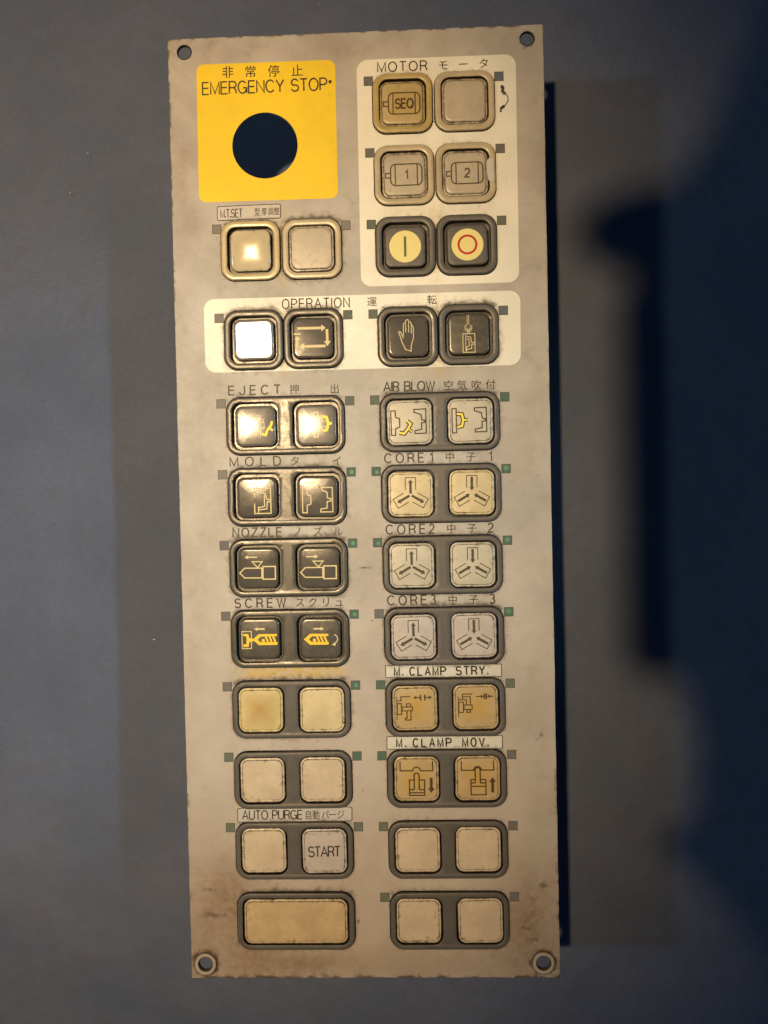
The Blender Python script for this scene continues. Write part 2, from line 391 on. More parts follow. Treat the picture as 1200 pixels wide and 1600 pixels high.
# ---- strokes
def stroke_mesh(strokes, z0=0.0, zf=None):
    """strokes: (points, width, closed) or ('fill', points); returns verts, faces"""
    verts, faces = [], []; lift = 0.0
    for s in strokes:
        if s[0] == 'disc':
            _, cx, cy, r = s; n0 = len(verts); verts.append((cx, cy, z0 + lift)); K_ = 6; Q = 40
            for k in range(1, K_+1): verts.extend((x, y, z0 + lift) for x, y in circ(cx, cy, r*k/K_, Q))
            for i in range(Q): faces.append([n0, n0+1+(i+1) % Q, n0+1+i])
            for k in range(K_-1):
                b0 = n0+1+k*Q
                for i in range(Q): faces.append([b0+i, b0+(i+1) % Q, b0+Q+(i+1) % Q, b0+Q+i])
        elif s[0] == 'fill':
            n0 = len(verts); p = s[1]
            A = sum(p[i][0]*p[(i+1)%len(p)][1] - p[(i+1)%len(p)][0]*p[i][1] for i in range(len(p)))
            if A > 0: p = p[::-1]
            for x, y in p: verts.append((x, y, z0 + lift))
            faces.append(list(range(n0, n0 + len(p))))
        else:
            pts, w, closed = s; p = [Vector(q) for q in pts]
            q = [p[0]]
            for a in p[1:]:
                if (a - q[-1]).length > 1e-4: q.append(a)
            if closed and (q[0] - q[-1]).length < 1e-4: q.pop()
            p = q; n = len(p); n0 = len(verts)
            if n < 2: continue
            for i in range(n):
                if closed: a, b, c = p[i-1], p[i], p[(i+1) % n]
                else: a, b, c = p[max(i-1, 0)], p[i], p[min(i+1, n-1)]
                d1 = (b - a).normalized() if (b - a).length > 0 else (c - b).normalized()
                d2 = (c - b).normalized() if (c - b).length > 0 else d1
                n1 = Vector((-d1.y, d1.x)); n2 = Vector((-d2.y, d2.x)); m = n1 + n2
                if m.length < 0.2: m = n1
                m.normalize(); k = (w / 2) / max(0.45, m.dot(n1))
                verts.append((b.x + m.x*k, b.y + m.y*k, z0 + lift)); verts.append((b.x - m.x*k, b.y - m.y*k, z0 + lift))
            for i in range(n if closed else n - 1):
                a = n0 + 2*i; b = n0 + 2*((i+1) % n)
                faces.append([a, b, b+1, a+1])
        lift += 0.03
    if zf: verts = [(x, y, z + zf(x, y)) for x, y, z in verts]
    return verts, faces

def arc(cx, cy, rx_, ry_, a0, a1, n=10):
    return [(cx + rx_*math.cos(R_(a0+(a1-a0)*i/n)), cy + ry_*math.sin(R_(a0+(a1-a0)*i/n))) for i in range(n+1)]

# monoline capitals: unit height, y up from the baseline
GLYPH = {
 'A': (.66, [[(0,0),(.33,1),(.66,0)], [(.11,.33),(.55,.33)]]),
 'B': (.56, [[(.34,.53),(0,.53)], [(0,0),(0,1),(.34,1)]+arc(.34,.765,.19,.235,90,-90)[1:]+arc(.34,.265,.22,.265,90,-90)+[(0,0)]]),
 'C': (.66, [arc(.34,.5,.34,.5,38,322,22)]),
 'D': (.60, [[(0,0),(0,1),(.25,1)]+arc(.25,.5,.35,.5,90,-90,16)+[(0,0)]]),
 'E': (.50, [[(.50,1),(0,1),(0,0),(.50,0)], [(0,.52),(.46,.52)]]),
 'G': (.68, [arc(.34,.5,.34,.5,42,350,22)+[(.68,.44),(.38,.44)], [(.68,.44),(.68,0)]]),
 'I': (.0, [[(0,0),(0,1)]]),
 'J': (.44, [[(.44,1),(.44,.24)]+arc(.22,.24,.22,.24,0,-180,12)+[(0,.32)]]),
 'L': (.46, [[(0,1),(0,0),(.46,0)]]),
 'M': (.68, [[(0,0),(0,1),(.34,.05),(.68,1),(.68,0)]]),
 'N': (.58, [[(0,0),(0,1),(.58,0),(.58,1)]]),
 'O': (.70, [arc(.35,.5,.35,.5,0,360,28)]),
 'P': (.54, [[(0,0),(0,1),(.28,1)]+arc(.28,.73,.26,.27,90,-90,14)+[(0,.46)]]),
 'Q': (.70, [arc(.35,.5,.35,.5,0,360,28), [(.42,.24),(.68,-.02)]]),
 'R': (.56, [[(0,0),(0,1),(.30,1)]+arc(.30,.745,.25,.255,90,-90,14)+[(0,.49)], [(.30,.49),(.40,.46),(.50,.30),(.56,0)]]),
 'S': (.56, [arc(.28,.74,.26,.26,25,250,16)+arc(.28,.265,.28,.265,75,-160,18)]),
 'T': (.56, [[(0,1),(.56,1)], [(.28,1),(.28,0)]]),
 'U': (.58, [[(0,1),(0,.29)]+arc(.29,.29,.29,.29,180,360,16)+[(.58,1)]]),
 'V': (.60, [[(0,1),(.30,0),(.60,1)]]),
 'W': (.84, [[(0,1),(.21,0),(.42,.95),(.63,0),(.84,1)]]),
 'Y': (.60, [[(0,1),(.30,.46),(.60,1)], [(.30,.46),(.30,0)]]),
 'Z': (.54, [[(.02,1),(.54,1),(0,0),(.56,0)]]),
 '1': (.26, [[(0,.76),(.14,.82),(.24,1),(.24,0)]]),
 '2': (.54, [arc(.27,.73,.26,.27,170,-20,16)+[(.44,.50),(.10,.20),(0,0),(.54,0)]]),
 '3': (.54, [arc(.26,.765,.23,.235,150,-90,14), arc(.26,.265,.28,.265,90,-155,16)]),
 '.': (.02, [[(0,.0),(0,.09)]]),
 '/': (.3, [[(0,-.05),(.3,1.05)]]),
}
def line_text(text, x0, x1, yb, cap, w, cond=1.0, slope=0.0, boldM=None):
    """capitals spread so that the line runs from x0 to x1 on baseline yb"""
    items = []; tot = 0
    for ch in text:
        ww = 0.30 if ch == ' ' else GLYPH[ch][0]
        items.append((ch, ww * cap * cond)); tot += ww * cap * cond
    gap = (x1 - x0 - tot) / max(1, len(items) - 1)
    out = []; x = x0
    for ch, ww in items:
        if ch == '.':
            q = cap*.16; out.append(('fill', [(x-q/2, yb), (x-q/2, yb-q), (x+q/2, yb-q), (x+q/2, yb)]))
        elif ch != ' ':
            for s in GLYPH[ch][1]:
                cl = s[0] == s[-1] or (abs(s[0][0]-s[-1][0]) < 1e-6 and abs(s[0][1]-s[-1][1]) < 1e-6)
                out.append(([(x + px*cap*cond, yb + (x + px*cap*cond - x0)*slope - py*cap) for px, py in s], w*1.1, cl))
        x += ww + gap
    return out

def cjk(chars, size, mat, name, parent, z, off, sx=1.0, weight=0.0):
    """chars: (character, centre x, centre y); printed flat, one mesh"""
    verts, faces = [], []; lift = 0
    for ch, cx, cy in chars:
        c = bpy.data.curves.new('print', 'FONT'); c.body = ch; c.resolution_u = 3; c.offset = weight
        o = bpy.data.objects.new('print', c); col.objects.link(o)
        m = bpy.data.meshes.new_from_object(o.evaluated_get(bpy.context.evaluated_depsgraph_get()))
        n0 = len(verts)
        for v in m.vertices: verts.append((cx + (v.co.x - .5)*size*sx, cy - (v.co.y - .38)*size, z))
        for p in m.polygons: faces.append([n0 + i for i in p.vertices])
        bpy.data.objects.remove(o); bpy.data.meshes.remove(m); bpy.data.curves.remove(c)
    return mesh_obj(name, verts, faces, mat, parent, off)

# ------------------------------------------------------------------ the work surface
def build_surface():
    n = 320; L = 4200
    xs = np.linspace(-L, L, n); X_, Y_ = np.meshgrid(xs, xs)
    rot = (X_*0.82 + Y_*0.57), (-X_*0.57 + Y_*0.82)
    H = (fbm(rot[0] / 700, rot[1] / 150, 5, 4) - .5) * 34
    H *= 0.25 + 0.75 * np.clip((Y_ + 100) / 900, 0, 1) * np.clip((500 - X_) / 700, 0, 1)
    verts = [(X_[i, j], Y_[i, j], H[i, j] - 14.0) for i in range(n) for j in range(n)]
    faces = [(i*n+j, (i+1)*n+j, (i+1)*n+j+1, i*n+j+1) for i in range(n-1) for j in range(n-1)]
    m, nt, b = new_mat('navy_cloth'); v = coords(nt)
    n1 = noise(nt, v, 14, 5, 0.6); n2 = noise(nt, v, 1200, 3, 0.6); n3 = noise(nt, v, 110, 4, 0.6)
    sp = N(nt, 'ShaderNodeSeparateXYZ'); nt.links.new(v, sp.inputs[0])
    wx = math_(nt, 'SINE', math_(nt, 'MULTIPLY', sp.outputs[0], 6200.0)); wy = math_(nt, 'SINE', math_(nt, 'MULTIPLY', sp.outputs[1], 6200.0))
    weave = math_(nt, 'MULTIPLY', wx, wy)
    c = mixc(nt, ramp(nt, n1, 0.3, 0.7), (0.074, 0.097, 0.150), (0.100, 0.120, 0.176))
    c = mixc(nt, math_(nt, 'MULTIPLY', ramp(nt, n3, 0.4, 0.8), 0.5), c, (0.082, 0.084, 0.100))
    c = mixc(nt, math_(nt, 'MULTIPLY', ramp(nt, n2, 0.35, 0.7), 0.45), c, (0.055, 0.068, 0.104))
    nt.links.new(c, b.inputs['Base Color']); b.inputs['Roughness'].default_value = 0.62
    b.inputs['Specular IOR Level'].default_value = 0.35
    h = math_(nt, 'ADD', math_(nt, 'MULTIPLY', weave, 0.25), math_(nt, 'ADD', math_(nt, 'MULTIPLY', n2, 0.8), math_(nt, 'MULTIPLY', n3, 3.0)))
    bump(nt, h, 0.0004, 0.75, b)
    o = mesh_obj('work_surface', verts, faces, m, None, (0, 0, 0), smooth=60)
    o['kind'] = 'structure'; o['label'] = 'dark blue cloth surface under the control panel'
build_surface()

# ------------------------------------------------------------------ the panel
panel = bpy.data.objects.new('control_panel', None); col.objects.link(panel); panel.empty_display_size = 0.05
panel['label'] = 'worn beige machine control panel with paired push buttons and a yellow emergency stop field'
panel['category'] = 'control panel'

def frame_outline(cx, cy, hw, hh, grow=1.3): return rrect(hw + grow, hh + grow, 21 + grow, 7, cx, cy)
holes = [circ(23.3, 21.2, 10.6, 40), circ(555.9, 20.9, 10.6, 40), circ(25.3, 1451.2, 11.2, 40), circ(554.6, 1450.2, 11.2, 40), circ(146.7, 170.3, 51.2, 96)]
holes += [frame_outline(*f) for f in FRAMES]
# slightly wavering cut edge with a few nicks down the right side
crn = [(-2.4, 0.3), (580.3, -0.3), (579.7, 1473.7), (2.5, 1474.2)]
out = []
for i in range(4):
    a, b = crn[i], crn[(i+1) % 4]; L = math.dist(a, b); n = int(L / 5)
    nx, ny = (b[1]-a[1]) / L, -(b[0]-a[0]) / L
    for k in range(n):
        t = k / n; s = t * L
        w = (float(fbm(s / 30, i * 9.1, 5)) - .5) * 1.2 if k else 0
        if i == 1 and k and vnoise(s / 7, 3.3, 6) > 0.90: w -= 1.2
        if i == 2 and k and vnoise(s / 7, 8.3, 6) > 0.93: w -= 0.8
        out.append((a[0] + (b[0]-a[0])*t + nx*w, a[1] + (b[1]-a[1])*t + ny*w))
sheet('face_plate', out, holes, M['plate'], 0.0, panel, 3.4, 5.0)

def quad_rr(p, r, n=8):
    """rounded outline of a four-cornered field"""
    out = []
    for i in range(4):
        a, b, c = Vector(p[i-1]), Vector(p[i]), Vector(p[(i+1) % 4])
        d1 = (a - b).normalized(); d2 = (c - b).normalized(); ce = b + (d1 + d2) * r
        s = b + d1 * r; e = b + d2 * r
        a0 = math.atan2(s.y - ce.y, s.x - ce.x); a1 = math.atan2(e.y - ce.y, e.x - ce.x)
        while a1 - a0 > math.pi: a1 -= 2*math.pi
        while a1 - a0 < -math.pi: a1 += 2*math.pi
        out += [(ce.x + r*math.cos(a0 + (a1-a0)*k/n), ce.y + r*math.sin(a0 + (a1-a0)*k/n)) for k in range(n+1)]
    return out
def in_frames(lo, hi): return [frame_outline(*f) for f in FRAMES if lo[0] < f[0] < hi[0] and lo[1] < f[1] < hi[1]]
yf = sheet('emergency_stop_field', quad_rr([(41.6, 41.0), (258.9, 41.6), (259.2, 255.8), (41.4, 255.4)], 12), [circ(146.7, 170.3, 51.2, 96)], M['yellow_field'], 0.15, panel, 4)
yf['label'] = 'bright yellow rounded square round the emergency stop opening'
mf = sheet('motor_field', quad_rr([(292.2, 43.6), (537.9, 43.6), (536.9, 394.2), (292.2, 394.2)], 17), in_frames((300, 50), (520, 400)), M['cream_field'], 0.15, panel, 3.6)
mf['label'] = 'cream rounded field behind the motor buttons'
of = sheet('operation_field', quad_rr([(44.8, 406.8), (538.2, 406.8), (537.0, 521.8), (45.8, 521.6)], 17), in_frames((50, 420), (520, 520)), M['cream_field'], 0.15, panel, 3.6)
of['label'] = 'cream rounded field behind the operation buttons'

P0 = (-290, -737, D)      # offset of a part drawn in plate coordinates
def offset_for(parent):   # children of parts that sit at the plate origin need no second offset
    return (0, 0, 0) if parent is not panel else P0

# raised bosses at the two lower corners
def boss(cx, cy):
    n = 64; prof = [(18.3, -1), (18.2, 2.2), (17.4, 3.3), (15.5, 3.9), (12.6, 3.9), (11.4, 3.5), (10.7, 2.4), (10.6, -5)]
    verts, faces = [], []
    for r, z in prof: verts += [(x, y, z) for x, y in circ(0, 0, r, n)]
    for k in range(len(prof) - 1):
        for i in range(n):
            faces.append([k*n+i, (k+1)*n+i, (k+1)*n+(i+1) % n, k*n+(i+1) % n][::-1])
    P = np.array(verts); g, st, oc = dirt_fields(P[:, 0] + cx, P[:, 1] + cy)
    rr = np.hypot(P[:, 0], P[:, 1])
    g = np.where(rr > 17, 0.8, g * 0.25); g = np.where(rr < 11.5, 0.9, g)
    mesh_obj('corner_boss', verts, faces, M['plate'], panel, (cx - 290, cy - 737, D), dict(grime=g, stain=st * .5, ochre=oc, tan=tan_field(P[:, 0] + cx, P[:, 1] + cy)), smooth=50)
boss(25.3, 1451.2); boss(554.6, 1450.2)
# bare metal rims of the upper screw holes
for cx, cy in ((23.3, 21.2), (555.9, 20.9)):
    n = 40; verts, faces = [], []
    for r, z in ((12.0, 0.12), (11.2, 0.5), (10.4, 0.0), (10.3, -4.8)): verts += [(x, y, z) for x, y in circ(0, 0, r, n)]
    for k in range(3):
        for i in range(n): faces.append([k*n+i, k*n+(i+1) % n, (k+1)*n+(i+1) % n, (k+1)*n+i])
    mesh_obj('hole_rim', verts, faces, M['body'], panel, (cx - 290, cy - 737, D), dict(edge=[.5]*len(verts), mid=[0]*len(verts)), smooth=40)

# ------------------------------------------------------------------ push buttons
def loft(loops, close_top=True):
    """loops: (hw, hh, r, z, edge, mid) from outside to inside"""
    n = 10; N_ = 4 * (n + 1); verts, faces, e, m = [], [], [], []
    for hw, hh, r, z, ed, mi in loops:
        verts += [(x, y, z) for x, y in rrect(hw, hh, min(r, hw, hh), n)]; e += [ed]*N_; m += [mi]*N_
    for k in range(len(loops) - 1):
        for i in range(N_):
            faces.append([k*N_+i, k*N_+(i+1) % N_, (k+1)*N_+(i+1) % N_, (k+1)*N_+i][::-1])
    if close_top:
        verts.append((0, 0, loops[-1][3])); e.append(loops[-1][4]); m.append(1.0); c = len(verts) - 1; s = (len(loops)-1)*N_
        for i in range(N_): faces.append([s+i, s+(i+1) % N_, c][::-1])
    return verts, faces, e, m

jr = random.Random(3)
FH = 5.0     # how far frames stand proud of the plate
def make_frame(cx, cy, hw, hh, wells, mat, wellmat, label=None):
    """wells: (dx, half width, half height, r)"""
    R0 = 21
    outer = [(0.2, -9), (0.0, 0.6), (0.0, FH-2.2), (0.5, FH-1.0), (1.3, FH-0.28), (2.4, FH)]
    loops = [(rrect(hw-d, hh-d, R0-d, 10), z) for d, z in outer]
    wl = []
    for dx, a, b, r in wells:
        inn = [(1.3, FH), (0.7, FH-0.25), (0.2, FH-0.8), (0.0, FH-1.7), (-0.4, -7)]
        wl.append([(rrect(a+g, b+g, r+g, 10, dx, 0), z) for g, z in inn])
    verts, faces, e = [], [], []
    def add(loop, z, ed):
        s = len(verts); verts.extend((x, y, z) for x, y in loop); e.extend([ed]*len(loop)); return s
    eds = [1.2, 1.15, 0.75, 0.35, 0.12, 0.0]
    idx = [add(l, z, eds[i]) for i, (l, z) in enumerate(loops)]; N_ = 44
    for k in range(len(idx)-1):
        for i in range(N_): faces.append([idx[k]+i, idx[k+1]+i, idx[k+1]+(i+1) % N_, idx[k]+(i+1) % N_])
    V, F = region(loops[-1][0], [w[0][0] for w in wl], 9 if len(wells) > 1 else None)
    s = len(verts); verts += [(x, y, FH) for x, y in V]; e += [0.0]*len(V); faces += [[s+i for i in t] for t in F]
    mi = [0]*len(faces)
    for w in wl:
        eds2 = [0.05, 0.3, 0.7, 1.0, 1.2]
        ix = [add(l, z, eds2[i]) for i, (l, z) in enumerate(w)]
        for k in range(len(ix)-1):
            for i in range(N_):
                faces.append([ix[k]+i, ix[k+1]+i, ix[k+1]+(i+1) % N_, ix[k]+(i+1) % N_]); mi.append(1 if k >= 3 else 0)
        faces.append([ix[-1]+i for i in range(N_)][::-1]); mi.append(1)
    fz = jr.uniform(-.35, .35)
    # weld the top sheet to its bevels so that the rim shades as one curve
    o = mesh_obj('button_frame', verts, faces, [mat, wellmat], panel, (cx-290, cy-737, D), dict(edge=e, mid=[0]*len(verts)), midx=mi)
    bm = bmesh.new(); bm.from_mesh(o.data); bmesh.ops.remove_doubles(bm, verts=bm.verts, dist=1e-6); bm.to_mesh(o.data); bm.free()
    o.data.shade_smooth(); o.data.set_sharp_from_angle(angle=R_(40))
    o.rotation_euler[2] = R_(fz)
    if label: o['label'] = label
    return o

def make_key(fr, dx, mat, style, dome=0.5, tilt=(0, 0), symbols=(), label=None, hw=None, hh=None, sink=0.0, dy=0.0, lift=0.12):
    """style 'flat': dark square cap; 'clear': cap with a stepped skirt"""
    if style == 'flat':
        a = hw or 30.5; b = hh or 30.5; top = 3.6
        lp = [(a+1.6, b+1.6, 11, -6, 1.2, 0), (a+1.2, b+1.2, 10.5, top-2.2, .95, 0), (a+.6, b+.6, 10, top-.7, .6, 0), (a-.6, b-.6, 9.3, top, .2, 0)]
    elif style == 'clear':
        a = hw or 31.0; b = hh or 31.0; top = 3.4
        lp = [(a+4.6, b+4.6, 13.5, -6, 1.3, 0), (a+4.3, b+4.3, 13, 0.7, 1.1, 0), (a+3.4, b+3.4, 12, 1.6, .55, 0), (a+1.6, b+1.6, 10.6, 1.75, .35, 0),
              (a+0.9, b+0.9, 10, 1.7, .95, 0), (a+.5, b+.5, 9.7, 2.5, .6, 0), (a-.6, b-.6, 9, top, .1, 0)]
    else:  # 'cream': wide cream cap that nearly fills its well, faint groove round the print area
        a = hw or 31.0; b = hh or 31.0; top = 4.3
        lp = [(a+4.4, b+4.4, 13, -6, 1.3, 0), (a+4.2, b+4.2, 12.8, top-2.6, 1.0, 0), (a+3.6, b+3.6, 12, top-1.2, .72, 0), (a+2.2, b+2.2, 11, top-.75, .18, 0),
              (a+.9, b+.9, 9.6, top-.70, .35, 0), (a+.3, b+.3, 9.2, top-.95, .78, 0), (a-.5, b-.5, 8.8, top-.1, .25, 0)]
    A, B = lp[-1][0], lp[-1][1]
    for t in (.9, .75, .6, .45, .3, .15):
        lp.append((A*t, B*t, max(8.5*t, 2), top, max(0, .12*(t-.6)/.3), 1 - t))
    v, f, e, m = loft(lp)
    dx += jr.uniform(-.8, .8); dy += jr.uniform(-.8, .8); rz_ = R_(jr.uniform(-.7, .7))
    def zt(x, y): return dome * (1 - (x/A)**2 - (y/B)**2)
    v = [(x, y, z + (zt(x, y) if z > -5 else 0) - sink) for x, y, z in v]
    o = mesh_obj('keycap', v, f, mat, fr, (dx, dy, 0), dict(edge=e, mid=m), smooth=38, rot=(R_(tilt[0]), R_(tilt[1]), rz_))
    if label: o['label'] = label
    for q, (name, sm, st) in enumerate(symbols):
        vv, ff = stroke_mesh(st, top + 0.22 - sink + q*lift, zt)
        mesh_obj(name, vv, ff, sm, fr, (dx, dy, 0), rot=(R_(tilt[0]), R_(tilt[1]), rz_))
    return o

def rect(x0, y0, x1, y1, w): return ([(x0, y0), (x1, y0), (x1, y1), (x0, y1)], w, True)
def pl(w, *p): return (list(p), w, False)
def cl(w, *p): return (list(p), w, True)
def arrow(x0, y0, x1, y1, w, hl, hwid):
    d = Vector((x1-x0, y1-y0)); L = d.length; d.normalize(); n = Vector((-d.y, d.x)); b = Vector((x1, y1)) - d*hl
    return [([(x0, y0), (b.x, b.y)], w, False), ('fill', [(x1, y1), (b.x+n.x*hwid, b.y+n.y*hwid), (b.x-n.x*hwid, b.y-n.y*hwid)])]
def disc(cx, cy, r, n=48): return ('disc', cx, cy, r)
def sym(mat, strokes, name='symbol'):
    if mat in ('key_ink', 'amber_ink'):
        strokes = [(q[0], q[1]*1.28, q[2]) if q[0] not in ('fill', 'disc') else q for q in strokes]
    return ('lettering' if name == 'lettering' else name, M[mat], strokes)

def motor(txt):
    s = [(rrect(24.2, 16.3, 7.5, 6, 2.8, 0), 1.5, True), pl(1.4, (-14.3, -16.3), (-14.3, 16.3)), pl(1.4, (19.8, -16.3), (19.8, 16.3)),
         pl(1.4, (-21.5, -3), (-29, -3), (-29, 4), (-21.5, 4))]
    if txt == 'SEQ': s += line_text('SEQ', -10.5, 16.5, 7.5, 14, 1.85, .92)
    elif txt == '1': s += line_text('1', 1.5, 5.5, 6.5, 13, 1.6, 1)
    else: s += line_text('2', -0.5, 8, 6.5, 13, 1.6, 1)
    return s
def core(inward):
    s = []
    for k in (0, 120, 240):
        c, sn = math.cos(R_(k)), math.sin(R_(k))
        def r(x, y): return (x*c - y*sn, x*sn + y*c + 1.0)
        s.append(([r(-8, -8), r(-8, -27), r(8, -27), r(8, -8)], 1.0, False))
        a, b = ((0, -25), (0, -3.5)) if inward else ((0, -2), (0, -24))
        a = r(*a); b = r(*b); s += arrow(a[0], a[1], b[0], b[1], 3.0, 5.5, 3.9)
    return s
MOLD_OPEN = [cl(1.7, (-23.3,-13.5),(-16.6,-13.5),(-15.4,-2.3),(-10,-.5),(-10,12.1),(-15.9,14),(-15.9,25.7),(-22.9,25.7)),
             cl(1.7, (6.3,-13.5),(23.3,-13.5),(24.3,24.5),(5.1,24.5),(5.8,19.8),(15,18.7),(15.6,8.2),(21.5,7.5),(21.5,4),(16,3),(15.4,-6),(8,-9))]
MOLD_SHUT = [rect(-4, -14, 21.5, 25.2, 1.8), pl(1.8, (2,25),(2,14)), pl(1.8, (2.5,16.3),(11.7,14),(11.7,-3.5)), pl(1.8, (3.5,19.5),(15,18),(16.3,7),(21.5,7)), pl(1.8, (21.5,4.2),(15.6,3),(13,-6),(6,-8))]
def nozzle(right):
    s = arrow(-20, -17, -1, -17, 1.8, 6, 3.0) if right else arrow(-1.5, -17, -21.5, -17, 1.8, 6, 3.0)
    return s + [cl(1.6, (-9.3,-10),(6.5,-10),(-.8,-.8)), cl(1.8, (-29,7.7),(-21.5,0),(5.8,0),(5.8,15.4),(-21.5,15.2)), rect(7.4, -2.3, 26.8, 17.5, 2.0)]
def screw_body(x):
    s = [('fill', [(x-8.5,1.3),(x+1.5,-7.5),(x+30,-7.3),(x+30,-3.8),(x+4.5,-3.6),(x-.5,1.3),(x+4.5,5.6),(x+31,5.6),(x+30,9.6),(x+1.5,9.8)])]
    for k in (10.5, 16.3, 22.0): s.append(('fill', [(x+k,-4.2),(x+k+3.2,-4.2),(x+k+7.2,6.2),(x+k+4,6.2)]))
    s.append(('fill', [(x+5.5,4.5),(x+6,.2),(x+10,.2),(x+11.5,6)]))
    return s
T_L = lambda y0, y1: cl(1.5, (-28.6,y0),(-21.8,y0),(-21.2,-8.3),(-15.2,-6.7),(-15.2,7),(-21.3,8.7),(-22.2,y1),(-28.3,y1))
T_P = cl(1.5, (-28.3,-19.3),(-21.7,-19.3),(-21.7,18),(-28.3,18))
C_R = lambda dx: cl(1.5, (7.5+dx,-19.7),(25.7+dx,-20.2),(25.7+dx,17.5),(8.2+dx,17.5),(8.2+dx,13.3),(18.7+dx,11.2),(18.7+dx,1.2),(23.7+dx,.8),(23.7+dx,-2.8),(19.2+dx,-3.3),(18.2+dx,-11.7),(7.5+dx,-15.3))
FALL = [(-3.8,-2.5),(1.8,2.5),(-2.5,9.5),(-8.5,17),(-16,15.5)]; FALLS = [(-3,9),(4,15)]
HELD = [(-20.8,-11.3),(-13,-10.2),(-11.2,-2),(-13,7.5),(-20,9.5)]; HELDS = [(-11,-1.5),(-4,-1.3)]
LOOP = (arrow(-24, -15, 20.5, -15, 4, 7, 5.4) + arrow(22.3, -13, 22.7, 13.5, 4, 8, 5.4) + arrow(20, 13, -22, 13.2, 4, 8, 5.2) + arrow(-24, 13.5, -24, -3.5, 3.6, 6, 5) + [pl(2.2, (-29.5,-6.2),(-18.5,-6.2))])
HAND = [cl(1.25, (-14.3,-6.2),(-13,-7.6),(-10.8,-6.9),(-8.5,-1.2),(-7.2,3),(-6.7,-5.3),(-6.4,-18.7),(-5.4,-20.5),(-3.4,-20.7),(-2.6,-24.3),(-.5,-25.9),(1.6,-24.3),(2.2,-21.4),(4.2,-21.9),(5.6,-20),(6,-16.4),(7.5,-16.4),(8.8,-13.7),(8.7,3),(6.5,9.7),(4.8,16.3),(4.6,23.3),(-4.2,20.2),(-4.8,17.6),(-9.2,8.8),(-11.8,-.3)),
        pl(1.2, (-3,-19.5),(-3,-6)), pl(1.2, (1.5,-20.3),(1.5,-5.7)), pl(1.2, (5.6,-16),(5.6,-4))]
HOOK = [pl(.9, (-2,-29.5),(-2,-14.5)), pl(.9, (.6,-29.5),(.6,-14.5)), (arc(-.3,-9.3,5.4,5.4,-60,250,18), 1.0, False), (arc(-.3,-9.3,3.2,3.2,-40,200,14), .8, False), pl(.9, (-1.3,-8.5),(-1.3,-.8)), pl(.9, (1.2,-8.5),(1.2,-.8)),
        rect(-9, -.3, 9.4, 28.3, 1.2), pl(.9, (-4.7,0),(-4.7,28)), pl(1.2, (-3.4,4.2),(3,5),(4.2,13.5),(9,13.5)), pl(1.2, (-3.4,7.5),(.4,8.3),(.6,18.3),(-3.6,20),(-3.6,27)), pl(1.2, (-3.4,23.8),(4,22.8),(4.3,16),(9,16))]
EJ1 = [pl(1.0, (1,-17),(7,-15),(7,-11),(13,-9),(14,4),(8,6),(7,17)), pl(1.0, (4,-6),(14,-5)), pl(1.0, (4,3),(14,2))]
EJ2 = [pl(1.3, (-3.3,19),(-3.3,-20),(3,-20),(4,-13),(9.2,-11.3),(9.2,-6),(14,-5.5)), pl(1.3, (14,2.5),(9.2,4),(9.2,9),(4,10.5),(3,18.5),(-3.3,19)), pl(1.3, (-3,-6),(9,-6)), pl(1.3, (-3,3.5),(9,3.5))]
CL1 = [pl(1.0, (-28,-18),(-28,17.5)), pl(1.3, (-27.5,-12),(-21.3,-12),(-21.3,-18.3),(-6.3,-18.3)), rect(-27.3,-7.8,-20.8,9.2,1.3), rect(-20,-2.4,-3.8,3.6,1.3), rect(-13,-7.2,-6.3,-2.6,1.3),
       pl(1.3, (-12.5,4),(-12.5,15),(-15,15),(-15,18),(-6.3,18),(-6.3,4)), pl(1.8, (9.2,-21),(9.2,-12)), pl(1.8, (15.8,-21),(15.8,-12))] + arrow(9,-16.7,-2.5,-16.7,1.3,5,2.8) + arrow(16,-16.7,27,-16.7,1.3,5,2.8)
CL2 = [pl(1.0, (-27,-16.7),(-27,15)), pl(1.3, (-26.7,-11.7),(-20.3,-11.7),(-20.3,-20.5),(-5,-20.5)), rect(-26.3,-8,-19.2,7.8,1.3), pl(1.3, (-19.5,-16.3),(-8.5,-16.3),(-8.5,-4)), pl(1.3, (-19.5,-11.7),(-14.5,-11.7),(-14.5,-4)),
       rect(-18.3,-3.5,-5.8,3.3,1.3), rect(-14,4,-8.5,7.8,1.3), pl(1.8, (13.4,-21.2),(13.4,-12.4)), pl(1.8, (16.4,-21.2),(16.4,-12.4))] + arrow(0,-16.7,13,-16.7,1.2,5,2.8) + arrow(28,-16.7,17,-16.7,1.2,5,2.8)
MV1 = [(([(-25.5,-28),(-25.5,-13),(-6,-13)] + arc(0,-13,6,5.6,180,360,12) + [(25,-13),(25,-28)]), 1.5, False), ([(-3.8,16),(-3.8,-5.5)] + arc(0,-5.6,3.8,4,180,360,10) + [(3.8,16)], 1.7, False),
       pl(1.5, (-3.8,1.2),(-11.3,1.2),(-11.3,25.3),(12.2,25.3),(12.2,1.2),(3.8,1.2)), pl(1.5, (-11,16.4),(-3.8,16.4)), pl(1.5, (3.8,16.4),(12,16.4)), pl(1.4, (-11,21.2),(12,21.2))] + arrow(22.6,-2,22.6,21.7,3.3,7.5,5.2)
